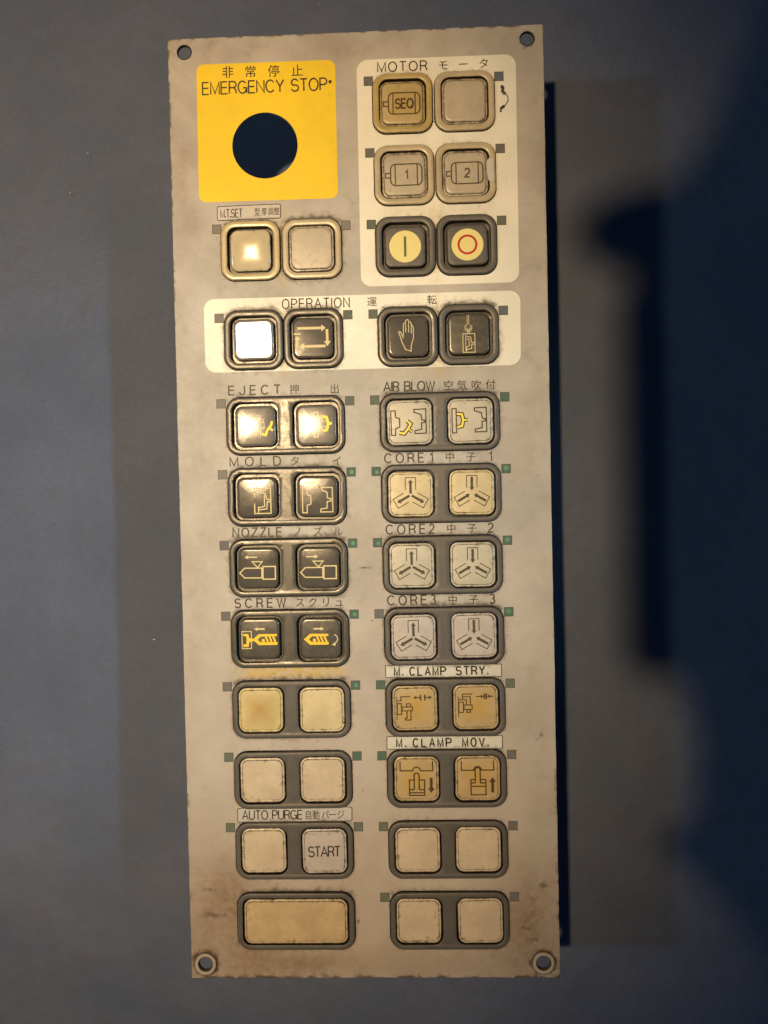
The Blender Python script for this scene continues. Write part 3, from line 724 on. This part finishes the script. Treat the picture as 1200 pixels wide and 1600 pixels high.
MV2 = [(([(-25,-27.5),(-25,-12.8),(-6,-12.8)] + arc(0,-13,6,5.6,180,360,12) + [(25,-12.8),(25,-27.5)]), 1.5, False), ([(-3.8,6.7),(-3.8,-13)] + arc(0,-13,3.9,4,180,360,10) + [(4,6.7)], 1.7, False),
       pl(1.5, (-3.8,1.7),(-10.6,1.7),(-10.6,25.5),(12.5,25.5),(12.5,1.7),(4,1.7)), pl(1.7, (-10.3,6.9),(-3.8,6.9)), pl(1.7, (4,6.9),(12.3,6.9)), pl(1.5, (-10.3,12.2),(12.3,12.2))] + arrow(22.8,22,22.8,-1.7,3.3,7.5,5.2)

SW = 36.3
def single(i, fm, wm, km, style, label, symbols=(), dome=.5, tilt=(0, 0), well=36.3, klabel=None, **kw):
    cx, cy, hw, hh = FRAMES[i]
    fr = make_frame(cx, cy, hw, hh, [(0, well, well, 14)], M[fm], M[wm], label)
    make_key(fr, 0, M[km], style, dome, tilt, symbols, klabel, **kw)
    return fr
def double(i, fm, wm, keys, label, well=36.3, wr=14):
    cx, cy, hw, hh = FRAMES[i]; off = COLX[i % 2][0] - cx, COLX[i % 2][1] - cx
    fr = make_frame(cx, cy, hw, hh, [(off[0], well, well, wr), (off[1], well, well, wr)], M[fm], M[wm], label)
    for dx, k in zip(off, keys): make_key(fr, dx, M[k[0]], k[1], k[2], k[3], k[4], k[5] if len(k) > 5 else None, **(k[6] if len(k) > 6 else {}))
    return fr

single(16, 'cream_frame', 'amber_well', 'glossy_cream_key', 'flat', 'yellowed cream frame under the M.T.SET label', dome=1.6, tilt=(5.3, -0.7))
single(17, 'beige_frame', 'amber_well', 'clear_key', 'clear', 'blank beige frame right of the M.T.SET button', dome=.3)
single(18, 'amber_frame', 'amber_well', 'amber_key', 'clear', 'amber stained frame of the SEQ motor button', [sym('amber_ink', motor('SEQ'))])
single(19, 'beige_frame', 'amber_well', 'clear_key', 'clear', 'blank hazy frame right of the SEQ button')
single(20, 'beige_frame', 'amber_well', 'clear_key', 'clear', 'clear frame of the motor 1 button', [sym('key_ink', motor('1'))])
f2 = single(21, 'beige_frame', 'amber_well', 'clear_key', 'clear', 'clear frame of the motor 2 button', [sym('key_ink', motor('2'))])
single(22, 'grey_frame', 'well', 'grey_frame', 'flat', 'dark frame of the motor on button', [sym('circle_ink', [disc(0, 0, 24.6)], 'symbol_disc'), sym('green_ink', [([(0.05*k/8, -15.5 + 31.3*k/8) for k in range(9)], 3.8, False)])], dome=.2, lift=.12)
single(23, 'grey_frame', 'well', 'grey_frame', 'flat', 'dark frame of the motor off button', [sym('circle_ink', [disc(0, 0, 24.6)], 'symbol_disc'), sym('red_ink', [(circ(0, 0, 13.7, 48), 3.4, True)])], dome=.2, lift=.12)
single(24, 'dark_frame', 'well', 'shiny_key', 'flat', 'dark frame of the leftmost operation button, its key white with glare', dome=.12, tilt=(2.7, -0.2))
single(25, 'dark_frame', 'well', 'worn_key', 'flat', 'dark frame of the cycle arrows button', [sym('cream_ink', LOOP)], dome=.3, tilt=(0.4, 1.0))
single(26, 'dark_frame', 'well', 'worn_key', 'flat', 'dark frame of the hand symbol button', [sym('cream_ink', HAND)], dome=.3)
single(27, 'grey_frame', 'well', 'dark_key', 'flat', 'dark frame of the hook symbol button', [sym('cream_ink', HOOK)], dome=.3)

faint = lambda s: sym('faint_ink_glare', s)
double(0, 'dark_frame', 'well', [('glare_key', 'flat', .8, (-.3, 1.6), [faint(EJ1), sym('lemon_ink', [pl(3.8, (26,-7),(24,0),(18.5,6.5),(15.5,14.5),(9,12.5)), pl(3.4, (21,3),(27,8))], 'symbol')]),
       ('glare_key', 'flat', .8, (-.3, -.9), [faint(EJ2), sym('lemon_ink', [pl(4.6, (10,-13),(16.5,-11.5),(19.2,-2),(16.5,8),(10.5,10)), pl(4.2, (19,-1.8),(25,-1.8))], 'symbol')])], 'dark double frame of the eject buttons')
double(2, 'dark_frame', 'well', [('worn_key', 'flat', .6, (0, 0), [sym('cream_ink', MOLD_SHUT), faint(arrow(0,-22,-22,-22,2.6,6,4))]),  # faint arrows on both keys paint streaks of glare into the print
       ('worn_key', 'flat', .6, (0, -0.6), [sym('cream_ink', MOLD_OPEN), faint(arrow(-21,-22,-2,-22,2.6,6,4))])], 'dark double frame of the mold buttons')
double(4, 'dark_frame', 'well', [('worn_key', 'flat', .6, (0, 0), [sym('cream_ink', nozzle(False))]), ('worn_key', 'flat', .6, (-.5, -.6), [sym('cream_ink', nozzle(True))])], 'dark double frame of the nozzle buttons')
SC1 = arrow(8.2,-15.4,-8.4,-15.4,2.6,5.5,2.9) + [rect(-27.5,-11.7,-12.8,14.9,1.4)]
SC1Y = [('fill', [(-25.5,-8),(-17.5,-8),(-16,-1.5),(-11.5,-1),(-6.5,1.4),(-11.5,4),(-16,4.5),(-17.5,12.3),(-25.5,12.3),(-25.5,8.5),(-20.6,7.6),(-20.6,-4),(-25.5,-5)])] + screw_body(-2.5)
SC2 = arrow(-10.5,-15.2,6,-15.2,2.6,5.5,2.9) + [(arc(19.5,1,7.2,7.2,-75,70,12), 1.5, False), ('fill', [(17,10),(23.5,5.5),(23.5,11.5)])]
double(6, 'dark_frame', 'well', [('dark_key', 'flat', .4, (0, 0), [sym('cream_ink', SC1), sym('yellow_ink', SC1Y)]), ('dark_key', 'flat', .4, (0, 0), [sym('cream_ink', SC2), sym('yellow_ink', screw_body(-17.7))])], 'dark double frame of the screw buttons')
def plain(m='cream_key', t=(0, 0), lab=None, symbols=(), **kw): return (m, 'cream', .35, t, symbols, lab, kw)
double(8, 'grey_frame', 'well', [plain('stained_key', (.4, .3), 'yellow cream keycap with a brown spot in the middle'), plain('bright_key', (-.3, 0))], 'grey double frame of blank yellowed keys under the screw buttons', 36.6)
double(10, 'grey_frame', 'well', [plain(), plain()], 'grey double frame of blank keys above the AUTO PURGE label', 36.6)
double(12, 'grey_frame', 'well', [plain('cream_key'), plain('pale_key', (0, 0), 'pale keycap reading START', [sym('black_ink', line_text('START', -25, 24.5, 8, 15.5, 1.8, 1.0), 'lettering')])], 'grey double frame of the auto purge buttons', 36.6)
# the wide key
cx, cy, hw, hh = FRAMES[14]; fr = make_frame(cx, cy, hw, hh, [(0, 83.5, 36.6, 12)], M['grey_frame'], M['well'], 'grey frame round the single wide blank key')
make_key(fr, 0, M['wide_key'], 'cream', .3, (0, 0), hw=77.5, hh=31, label='wide blank yellowed keycap')
KI = 'key_ink'
double(1, 'grey_frame', 'well', [plain('greyish_key', symbols=[sym(KI, [T_L(-18.7, 19.2), C_R(0)] + [pl(5.4, *FALL), pl(4.2, *FALLS)]), ('yellow_fill', M['lemon_ink'], [pl(3.0, *FALL), pl(1.8, *FALLS)])]),
       plain('greyish_key', symbols=[sym(KI, [T_P, C_R(-1)] + [pl(5.4, *HELD), pl(4.4, *HELDS)]), ('yellow_fill', M['lemon_ink'], [pl(3.0, *HELD), pl(2.0, *HELDS)])])], 'grey double frame of the air blow buttons', 36.6)
for i, m in ((3, 'bright_key'), (5, 'greyish_key'), (7, 'pale_key')):
    double(i, 'grey_frame', 'well', [plain(m, (random.uniform(-.4, .4), random.uniform(-.4, .4)), symbols=[sym(KI, core(False))]), plain(m, (random.uniform(-.4, .4), random.uniform(-.4, .4)), symbols=[sym(KI, core(True))])],
           'grey double frame of the core %d buttons' % ((i-1)//2), 36.6)
double(9, 'grey_frame', 'well', [plain('ochre_key', symbols=[sym('amber_ink', CL1)]), plain('ochre_key', symbols=[sym('amber_ink', CL2)])], 'grey double frame of ochre keys under the M. CLAMP STRY. label', 36.6)
double(11, 'grey_frame', 'well', [plain('ochre_key', symbols=[sym('amber_ink', MV1)]), plain('ochre_key', symbols=[sym('amber_ink', MV2)])], 'grey double frame of ochre keys under the M. CLAMP MOV. label', 36.6)
double(13, 'grey_frame', 'well', [plain(), plain()], 'grey double frame of blank keys in the last row but one on the right', 36.6)
double(15, 'grey_frame', 'well', [plain('cream_key', (.3, .2)), plain('cream_key', (-.3, .3))], 'grey double frame of blank keys in the bottom row on the right', 36.6)

# switch housings behind the frames: they carry the plate above the surface
def box(cx, cy, hw, hh, z0, z1, name, mat):
    v = [(x, y, z) for z in (z0, z1) for x, y in rrect(hw, hh, 4, 3)]; n = 16
    f = [[i, (i+1) % n, n+(i+1) % n, n+i][::-1] for i in range(n)] + [list(range(n)), list(range(n, 2*n))[::-1]]
    mesh_obj(name, v, f, mat, panel, (cx-290, cy-737, D), dict(edge=[0]*len(v), mid=[0]*len(v)))
for (cx, cy, hw, hh) in FRAMES: box(cx, cy, hw-4, hh-4, -D+0.5, -9.5, 'switch_housing', M['body'])

# ------------------------------------------------------------------ indicator windows
def window(x, y, mat, glint=None):
    v, f = stroke_mesh([('fill', [(-6.6, -6.6), (6.6, -6.6), (6.6, 6.6), (-6.6, 6.6)])], 0.34)
    # a thin dark outline is drawn round the flat window
    o = mesh_obj('indicator_window', v, f, M[mat], panel, (x-290, y-737, D))
    v, f = stroke_mesh([rect(-6.9, -6.9, 6.9, 6.9, .7)], 0.42)
    mesh_obj('window_edge', v, f, M['faded_ink'], o)
    if glint:
        v, f = stroke_mesh([disc(glint[0], glint[1], glint[2], 24)], 0.5); mesh_obj('led_glint', v, f, M['glint_green'], o)  # lighter green disc paints the glint of the LED onto the window
for y, a, b in ((76.8, 'grey_window', 'blue_window'), (187.6, 'grey_window', 'grey_window'), (298.3, 'olive_window', 'olive_window')):
    window(310, y, a); window(511.5, y, b)
window(68.2, 298, 'pale_window'); window(270.4, 298.3, 'pale_window')
window(68.9, 437, 'pale_window'); window(270.6, 437, 'olive_window'); window(310, 437, 'olive_window'); window(511.5, 437, 'blue_window')
lw = ['pale_window', 'pale_window', 'grey_window', 'grey_window', 'grey_window', 'olive_window', 'olive_window', None]
lr = ['olive_window', 'green_window', 'green_window', 'green_window', 'green_window', 'green_window', 'olive_window', None]
rl = ['olive_window', 'green_window', 'green_window', 'grey_window', 'green_window', 'green_window', 'olive_window', 'olive_window']
rrw = ['green_window', 'green_window', 'green_window', 'green_window', 'olive_window', 'grey_window', 'grey_window', 'grey_window']
for k in range(8):
    y = ROWS[k] - 35.7
    glint = (1, 1, 3.6)
    if lw[k]: window(68.9, y, lw[k])
    if lr[k]: window(270.6, y, lr[k], (1, 0, 3.2) if lr[k] == 'green_window' and k < 5 else None)
    window(309.8, y, rl[k], (1, 1, 2.6) if rl[k] == 'green_window' and k < 3 else None)
    window(511.2, y, rrw[k], (0, -1, 4.0) if rrw[k] == 'green_window' and k in (1, 2, 3) else None)

# ------------------------------------------------------------------ printed lettering on the plate
def lettering(strokes, mat, z=0.34, parent=None, label=None):
    v, f = stroke_mesh(strokes, z); par = parent or panel
    o = mesh_obj('lettering', v, f, M[mat], par, offset_for(par))
    if label: o['label'] = label
    return o
def T(t, x0, x1, yb, cap, w=1.25, cond=.9, mat='ink', parent=None): return lettering(line_text(t, x0, x1, yb, cap, w, cond), mat, parent=parent, label='printed word ' + t)
def K(chars, size, mat='ink', sx=1.0, z=0.34, parent=None, weight=0.003):
    par = parent or panel
    return cjk(chars, size, M[mat], 'lettering', par, z, offset_for(par), sx, weight)
T('EMERGENCY STOP', 50.8, 245.2, 88.0, 18.6, 1.9, 1.05, 'ink', yf)
K([('非', 91, 54.3), ('常', 126.6, 54.8), ('停', 163, 55.4), ('止', 199.5, 56)], 19.5, 'ink', parent=yf, weight=.004)
T('MOTOR', 324.9, 400.8, 63.3, 14.6, 1.7, 1.2, 'ink', mf)
K([('モ', 426.2, 56.3), ('ー', 457.3, 56), ('タ', 488.8, 56)], 16.5, 'ink', parent=mf)
T('OPERATION', 168.6, 273.2, 425.0, 14.6, 1.65, 1.02, 'ink', of)
K([('運', 308.5, 417.6), ('転', 401.8, 417.5)], 16, 'ink', parent=of)
T('EJECT', 81.5, 162.5, 557, 13.6, 1.9, 1.25, 'faded_ink'); K([('押', 184.5, 550.6), ('出', 247.6, 551.2)], 16, 'faded_ink')
T('AIR BLOW', 324.3, 403, 557.5, 14.2, 1.85, 1.08, 'ink'); K([('空', 424.7, 550.8), ('気', 445.5, 550.8), ('吹', 467.6, 550.9), ('付', 489.8, 550.8)], 16.5, 'ink')
T('MOLD', 81.2, 160.5, 668.5, 13.6, 1.9, 1.3, 'faded_ink'); K([('タ', 183.5, 662.2), ('イ', 249, 663.4)], 16, 'faded_ink')
T('CORE', 323.5, 384.0, 668.6, 14, 1.85, 1.15, 'ink'); T('1', 394.5, 399, 668.6, 14, 1.85, .9, 'ink')
K([('中', 424.8, 661.4), ('子', 457.2, 661.6)], 15.5, 'ink'); T('1', 486, 490, 668.6, 14, 1.85, .9, 'ink')
T('NOZZLE', 83.3, 159.6, 779.6, 13.6, 1.9, 1.12, 'faded_ink'); K([('ノ', 184.4, 773.2), ('ズ', 216.8, 773.2), ('ル', 248.3, 773.6)], 16, 'faded_ink')
T('CORE', 323.5, 384.0, 779.4, 14, 1.85, 1.15, 'ink'); T('2', 391, 400.4, 779.4, 14, 1.85, .9, 'ink')
K([('中', 424.8, 772.4), ('子', 456.7, 772.4)], 15.5, 'ink'); T('2', 482, 492.5, 779.4, 14, 1.85, .95, 'ink')
T('SCREW', 84, 163.6, 890.4, 13.6, 1.9, 1.12, 'ink'); K([('ス', 186.3, 883.6), ('ク', 206.4, 883.6), ('リ', 227.3, 883.8), ('ュ', 247.6, 883.8)], 16, 'ink')
T('CORE', 323.5, 384.0, 889.8, 14, 1.85, 1.15, 'ink'); T('3', 391, 400.8, 889.8, 14, 1.85, .9, 'ink')
K([('中', 424.8, 883.2), ('子', 456.9, 883.2)], 15.5, 'ink'); T('3', 482.5, 493, 889.8, 14, 1.85, .95, 'ink')

# label strips
def strip(pts, r, mat, label, edge=True):
    cx = sum(p[0] for p in pts)/4; cy = sum(p[1] for p in pts)/4
    o = sheet('label_strip', quad_rr(pts, r, 3), [], M[mat], 0.75, panel, 4, 0.7)
    o['label'] = label
    if edge:
        v, f = stroke_mesh([(quad_rr(pts, r, 4), 1.2, True)], 0.86); mesh_obj('strip_border', v, f, M['faded_ink'], o)
    return o
s1 = strip([(69.6, 263.0), (169.2, 262.0), (168.9, 283.6), (70.0, 284.6)], 2.5, 'film', 'clear rounded label strip reading M.T.SET')
lettering(line_text('M.T.SET', 75, 109, 280.4, 12.4, 1.25, .72), 'ink', .95, s1)
K([('型', 132.5, 273.2), ('厚', 143.5, 273.2), ('調', 153.9, 273), ('整', 163.2, 273)], 13, 'ink', sx=.72, z=.95, parent=s1)
s2 = strip([(318.3, 984.4), (497.9, 984.4), (497.9, 1003.8), (318.3, 1003.2)], .8, 'label', 'cream typed label strip reading M. CLAMP STRY.', True)
def typed(text, x0, pitch, yb, par):
    st = []
    for i, ch in enumerate(text):
        if ch == ' ': continue
        if ch == '.': x = x0 + i*pitch - 3; st += line_text('.', x, x, yb, 15, 2, 1); continue
        g = GLYPH[ch]; c = min(7.6/(12.5*g[0]), 1.15); wd = g[0]*12.5*c
        st += line_text(ch, x0 + i*pitch - wd/2, x0 + i*pitch + wd/2, yb, 12.5, 2.1, c)
    lettering(st, 'black_ink', .95, par)
typed('M.CLAMP STRY.', 335.8, 12.0, 1000.2, s2)
s3 = strip([(318.2, 1095.6), (497.4, 1096.0), (497.2, 1115.8), (318.0, 1115.2)], .8, 'label', 'cream typed label strip reading M. CLAMP MOV.', True)
typed('M.CLAMP MOV.', 337.0, 12.85, 1111.8, s3)
s4 = strip([(81.2, 1206.0), (261, 1205.2), (260.6, 1227.2), (80.8, 1227.8)], 3, 'film', 'clear rounded label strip reading AUTO PURGE')
lettering(line_text('AUTO PURGE', 88.6, 182.6, 1223.4, 13.6, 1.6, 1.0), 'ink', .95, s4)
K([('自', 192.5, 1217), ('動', 204.5, 1217)], 15.5, 'ink', sx=.78, z=.95, parent=s4)
K([('ー', 230.5, 1217)], 14, 'ink', sx=1.0, z=.95, parent=s4)
K([('パ', 219.0, 1217), ('ジ', 243.0, 1217)], 15, 'ink', sx=.85, z=.95, parent=s4)

# ------------------------------------------------------------------ crumbs of dirt, smears, dust and painted sparkles (countless bits)
def bits(name, spots, mat, parent=panel, off=P0, z=0.6, label=None, h=0.5):
    """spots: (x, y, spread x, spread y, count, size)"""
    verts, faces = [], []
    for x, y, sx, sy, n, sz in spots:
        for _ in range(n):
            px = x + random.gauss(0, sx); py = y + random.gauss(0, sy); r = sz * random.uniform(.35, 1.3); k = random.randint(5, 8)
            a0 = random.random()*6.28; st = random.uniform(.5, 1.0); s = len(verts); th = random.random()*3.14
            for j in range(k):
                a = a0 - 2*math.pi*j/k; rr = r*random.uniform(.6, 1.2); ex, ey = rr*math.cos(a), rr*st*math.sin(a)
                verts.append((px + ex*math.cos(th) - ey*math.sin(th), py + ex*math.sin(th) + ey*math.cos(th), z))
            verts.append((px, py, z + h*min(1, r)))
            for j in range(k): faces.append([s+j, s+(j+1) % k, s+k])
    o = mesh_obj(name, verts, faces, mat, parent, off, smooth=60)
    o['kind'] = 'stuff'
    if label: o['label'] = label
    return o
M['smear'] = ink('blue_black_smear', (0.03, 0.035, 0.045), 0.4, 0.8, (0.25, 0.23, 0.19))
v, f = stroke_mesh([('fill', [(513,92),(517,90),(520,94),(519,99),(523,103),(519,106),(514,101),(515,97)]), ([(520,103),(524.5,108),(525,115),(521,121),(516.5,124)], 1.5, False),
                    ('fill', [(512,125),(517,121),(521,122),(519,126),(515,127.5),(515,132),(512,132)])], 0.36)
o = mesh_obj('smear', v, f, M['smear'], panel, P0); o['label'] = 'curved dark smear beside the blank key of the motor field'
sp = []
for i, (cx, cy, hw, hh) in enumerate(FRAMES):
    amber = cx > 300 and cy < 300
    for _ in range(5 if not amber else 3):
        t = random.choice((0, 0, 1, 2, 3)); u = random.uniform(-1, 1)
        x, y = [(cx+u*(hw-16), cy-hh-.6), (cx+u*(hw-16), cy+hh+.4), (cx-hw-.3, cy+u*(hh-16)), (cx+hw+.5, cy+u*(hh-16))][t]
        sp.append((x, y, 5 if t < 2 else .7, .7 if t < 2 else 5, random.randint(2, 7), random.uniform(.3, .9)))
sp += [(250.5, 75.5, .9, .9, 14, 1.9), (228, 74, 3, .5, 6, .7), (290, 831, 4, 1.2, 14, .5), (278, 1180, 1, 1, 3, .8), (298, 914, .5, .5, 2, .9), (310, 1255, 60, 300, 40, .35),
       (60, 700, 30, 500, 40, .3), (540, 900, 20, 300, 60, .35), (460, 1110, 8, 4, 8, .5), (400, 1110, 30, 4, 20, .45), (368, 1001, 14, 1.2, 14, .5), (492, 988, 4, 1.5, 8, .6), (120, 285, 50, 2, 14, .4), (235, 284, 20, 4, 14, .5)]
bits('dirt_crumbs', sp, M['crud'], z=0.45, label='dark crumbs of dirt stuck round the buttons')
sp = [(124, 592, 6, 2.5, 22, .7), (122.5, 597, 2.2, 2.2, 10, .9), (129, 601, 4, 3, 12, .6), (117, 606, 5, 5, 5, .5), (208, 704, 1, 1, 0, 1), (226, 696, 8, 2, 22, .55), (236, 700, 4, 2.5, 10, .5)]
sp = [(201, 1246, 7, .8, 18, .6), (192, 1250, 2, 2, 6, .6), (122, 702, 6, 3.0, 26, .75), (124, 708, 3, 2.5, 14, .8), (133, 706, 4, 3, 12, .6), (108, 718, 4, 4, 3, .6), (218, 703, 9, 2, 26, .6), (228, 706, 5, 2.2, 12, .5), (122, 592, 2, 3, 7, .6), (118, 613, 2, 1.5, 7, .6), (208, 620, 7, .8, 14, .5), (212, 573, 5, 1, 12, .8)]
bits('key_smudge', sp, M['crud'], z=4.35, label='black smudges on the mold and eject keys', h=.3)
sp = []
for (cx, cy, hw, hh) in FRAMES:
    cols = ([cx] if hw < 50 else [cx-47.3, cx+47.3])
    for c in cols:
        for _ in range(7):
            t = random.choice((0, 0, 1, 1, 2, 3)); u = random.uniform(-26, 26); d = random.uniform(33.5, 36)
            x, y = [(c+u, cy-d), (c+u, cy+d), (c-d, cy+u), (c+d, cy+u)][t]
            sp.append((x, y, 3.5 if t < 2 else .5, .5 if t < 2 else 3.5, random.randint(2, 8), random.uniform(.3, .95)))
bits('gap_dirt', sp, M['crud'], z=4.15, label='dirt packed in the gaps round the keycaps', h=.5)
sp = [(random.choice(FRAMES)[0] + random.uniform(-46, 46), random.choice(FRAMES)[1] + random.choice((-48, 48, 35, -36)), .6, .6, random.randint(1, 2), random.uniform(.25, .6)) for _ in range(46)]
sp += [(4.5, 400, .8, 6, 4, .7), (8, 410, .5, .5, 1, .8), (195, 386, 2.5, .8, 6, 1.0), (226, 384, 1.5, .6, 3, .6), (76, 358, .5, .5, 2, .8), (12, 1228, .5, .5, 1, .7)]
bits('dust_sparkles', sp, M['speck'], z=0.6, label='pale specks of dust and drops with their sparkle painted in', h=.6)  # the whitish colour paints in the sparkle of tiny glossy drops
v, f = stroke_mesh([('fill', [(490.5,207),(494,203),(499,205),(500.5,213),(499.5,222),(501,231),(499,239),(494.5,240),(491.5,236),(490.6,226),(489.8,216)])], FH + .05)
o = mesh_obj('pale_residue', v, f, M['paint_chip'], panel, P0); o['label'] = 'pale residue on the right rim of the motor 2 button'
bits('lint', [(random.uniform(-800, 1200), random.uniform(-400, 1900), .2, .2, 1, random.uniform(.5, 1.1)) for _ in range(30)] + [(-100, 965, 3, 1, 4, 1.0)], M['speck'], None, (-290, -737, 0), -1.5, h=.4)['label'] = 'pale lint on the blue cloth'
o = bpy.data.objects['lint']; o['category'] = 'lint'

# ------------------------------------------------------------------ what the photographer holds above the panel (its soft shadow falls on the cloth)
def phone():
    v, f = [], []
    prof = [(0, 0), (-3, 3), (-3, 23), (0, 26)]
    for g, z in prof: v += [(x, y, z) for x, y in rrect(125 - 3 - g, 258 - 3 - g, 30, 10)]
    n = 44
    for k in range(3):
        for i in range(n): f.append([k*n+i, k*n+(i+1) % n, (k+1)*n+(i+1) % n, (k+1)*n+i][::-1])
    f += [list(range(n)), list(range(3*n, 4*n))[::-1]]
    o = mesh_obj('smartphone', v, f, M['body'], None, (418-290, 512-737, D+1412), dict(edge=[0]*len(v), mid=[0]*len(v)), smooth=40)
    o['label'] = 'black phone held level above the control panel'; o['category'] = 'phone'
phone()

skin_mat, nt, b = new_mat('skin'); b.inputs['Base Color'].default_value = (0.5, 0.28, 0.19, 1); b.inputs['Roughness'].default_value = 0.5
def hand(arm, palm, fingers, thumb, label):
    """palm, five bent fingers and forearm as one skinned surface"""
    V_, E_, R = [], [], []
    def j(p, r, par=None):
        V_.append(((p[0]-290)*S, -(p[1]-737)*S, (D+p[2])*S)); R.append(r*S)
        if par is not None: E_.append((par, len(V_)-1))
        return len(V_)-1
    a = None
    for p, r in palm: a = j(p, r, a)
    knuckle = a; wrist = 0; a = wrist
    for p, r in arm: a = j(p, r, a)
    for pts, r in fingers:
        a = knuckle
        for i, p in enumerate(pts): a = j(p, r - 2*i, a)
    a = 1
    for p, r in thumb: a = j(p, r, a)
    me = bpy.data.meshes.new('hand'); me.from_pydata(V_, E_, []); o = bpy.data.objects.new('hand', me); col.objects.link(o); me.materials.append(skin_mat)
    sk = o.modifiers.new('skin', 'SKIN'); sk.use_smooth_shade = True
    for i, sv in enumerate(me.skin_vertices[0].data): sv.radius = (R[i], R[i]); sv.use_root = (i == 0)
    su = o.modifiers.new('smooth', 'SUBSURF'); su.levels = su.render_levels = 2
    o['label'] = label; o['category'] = 'hand'
z = 1500
hand([((640, -170, z+20), 150), ((980, -620, z+60), 200)],
     [((540, 0, z), 140), ((500, 130, z), 150), ((405, 170, z), 90)],
     [([(350, 140, z), (300, 148, z-8), (248, 166, z-35)], 30), ([(342, 170, z), (290, 176, z-8), (222, 186, z-38)], 31),
      ([(350, 200, z), (300, 205, z-8), (246, 210, z-36)], 30), ([(365, 235, z), (325, 238, z-8), (284, 238, z-32)], 28)],
     [((560, 230, z-10), 70), ((590, 300, z-20), 40), ((580, 360, z-30), 30)], "photographer's right hand and forearm over the top of the phone")
hand([((760, 1230, z+20), 170), ((1080, 1600, z+60), 220)],
     [((600, 1080, z), 190), ((510, 960, z), 150), ((465, 850, z), 120)],
     [([(392, 830, z), (372, 790, z-8), (366, 752, z-20)], 30), ([(430, 815, z), (418, 765, z-8), (412, 715, z-20)], 30),
      ([(478, 810, z), (470, 760, z-8), (465, 710, z-20)], 30), ([(522, 820, z), (518, 775, z-8), (515, 735, z-20)], 28)],
     [((600, 900, z-10), 44), ((590, 830, z-20), 36), ((570, 770, z-30), 30)], "photographer's left hand and forearm under the bottom of the phone")
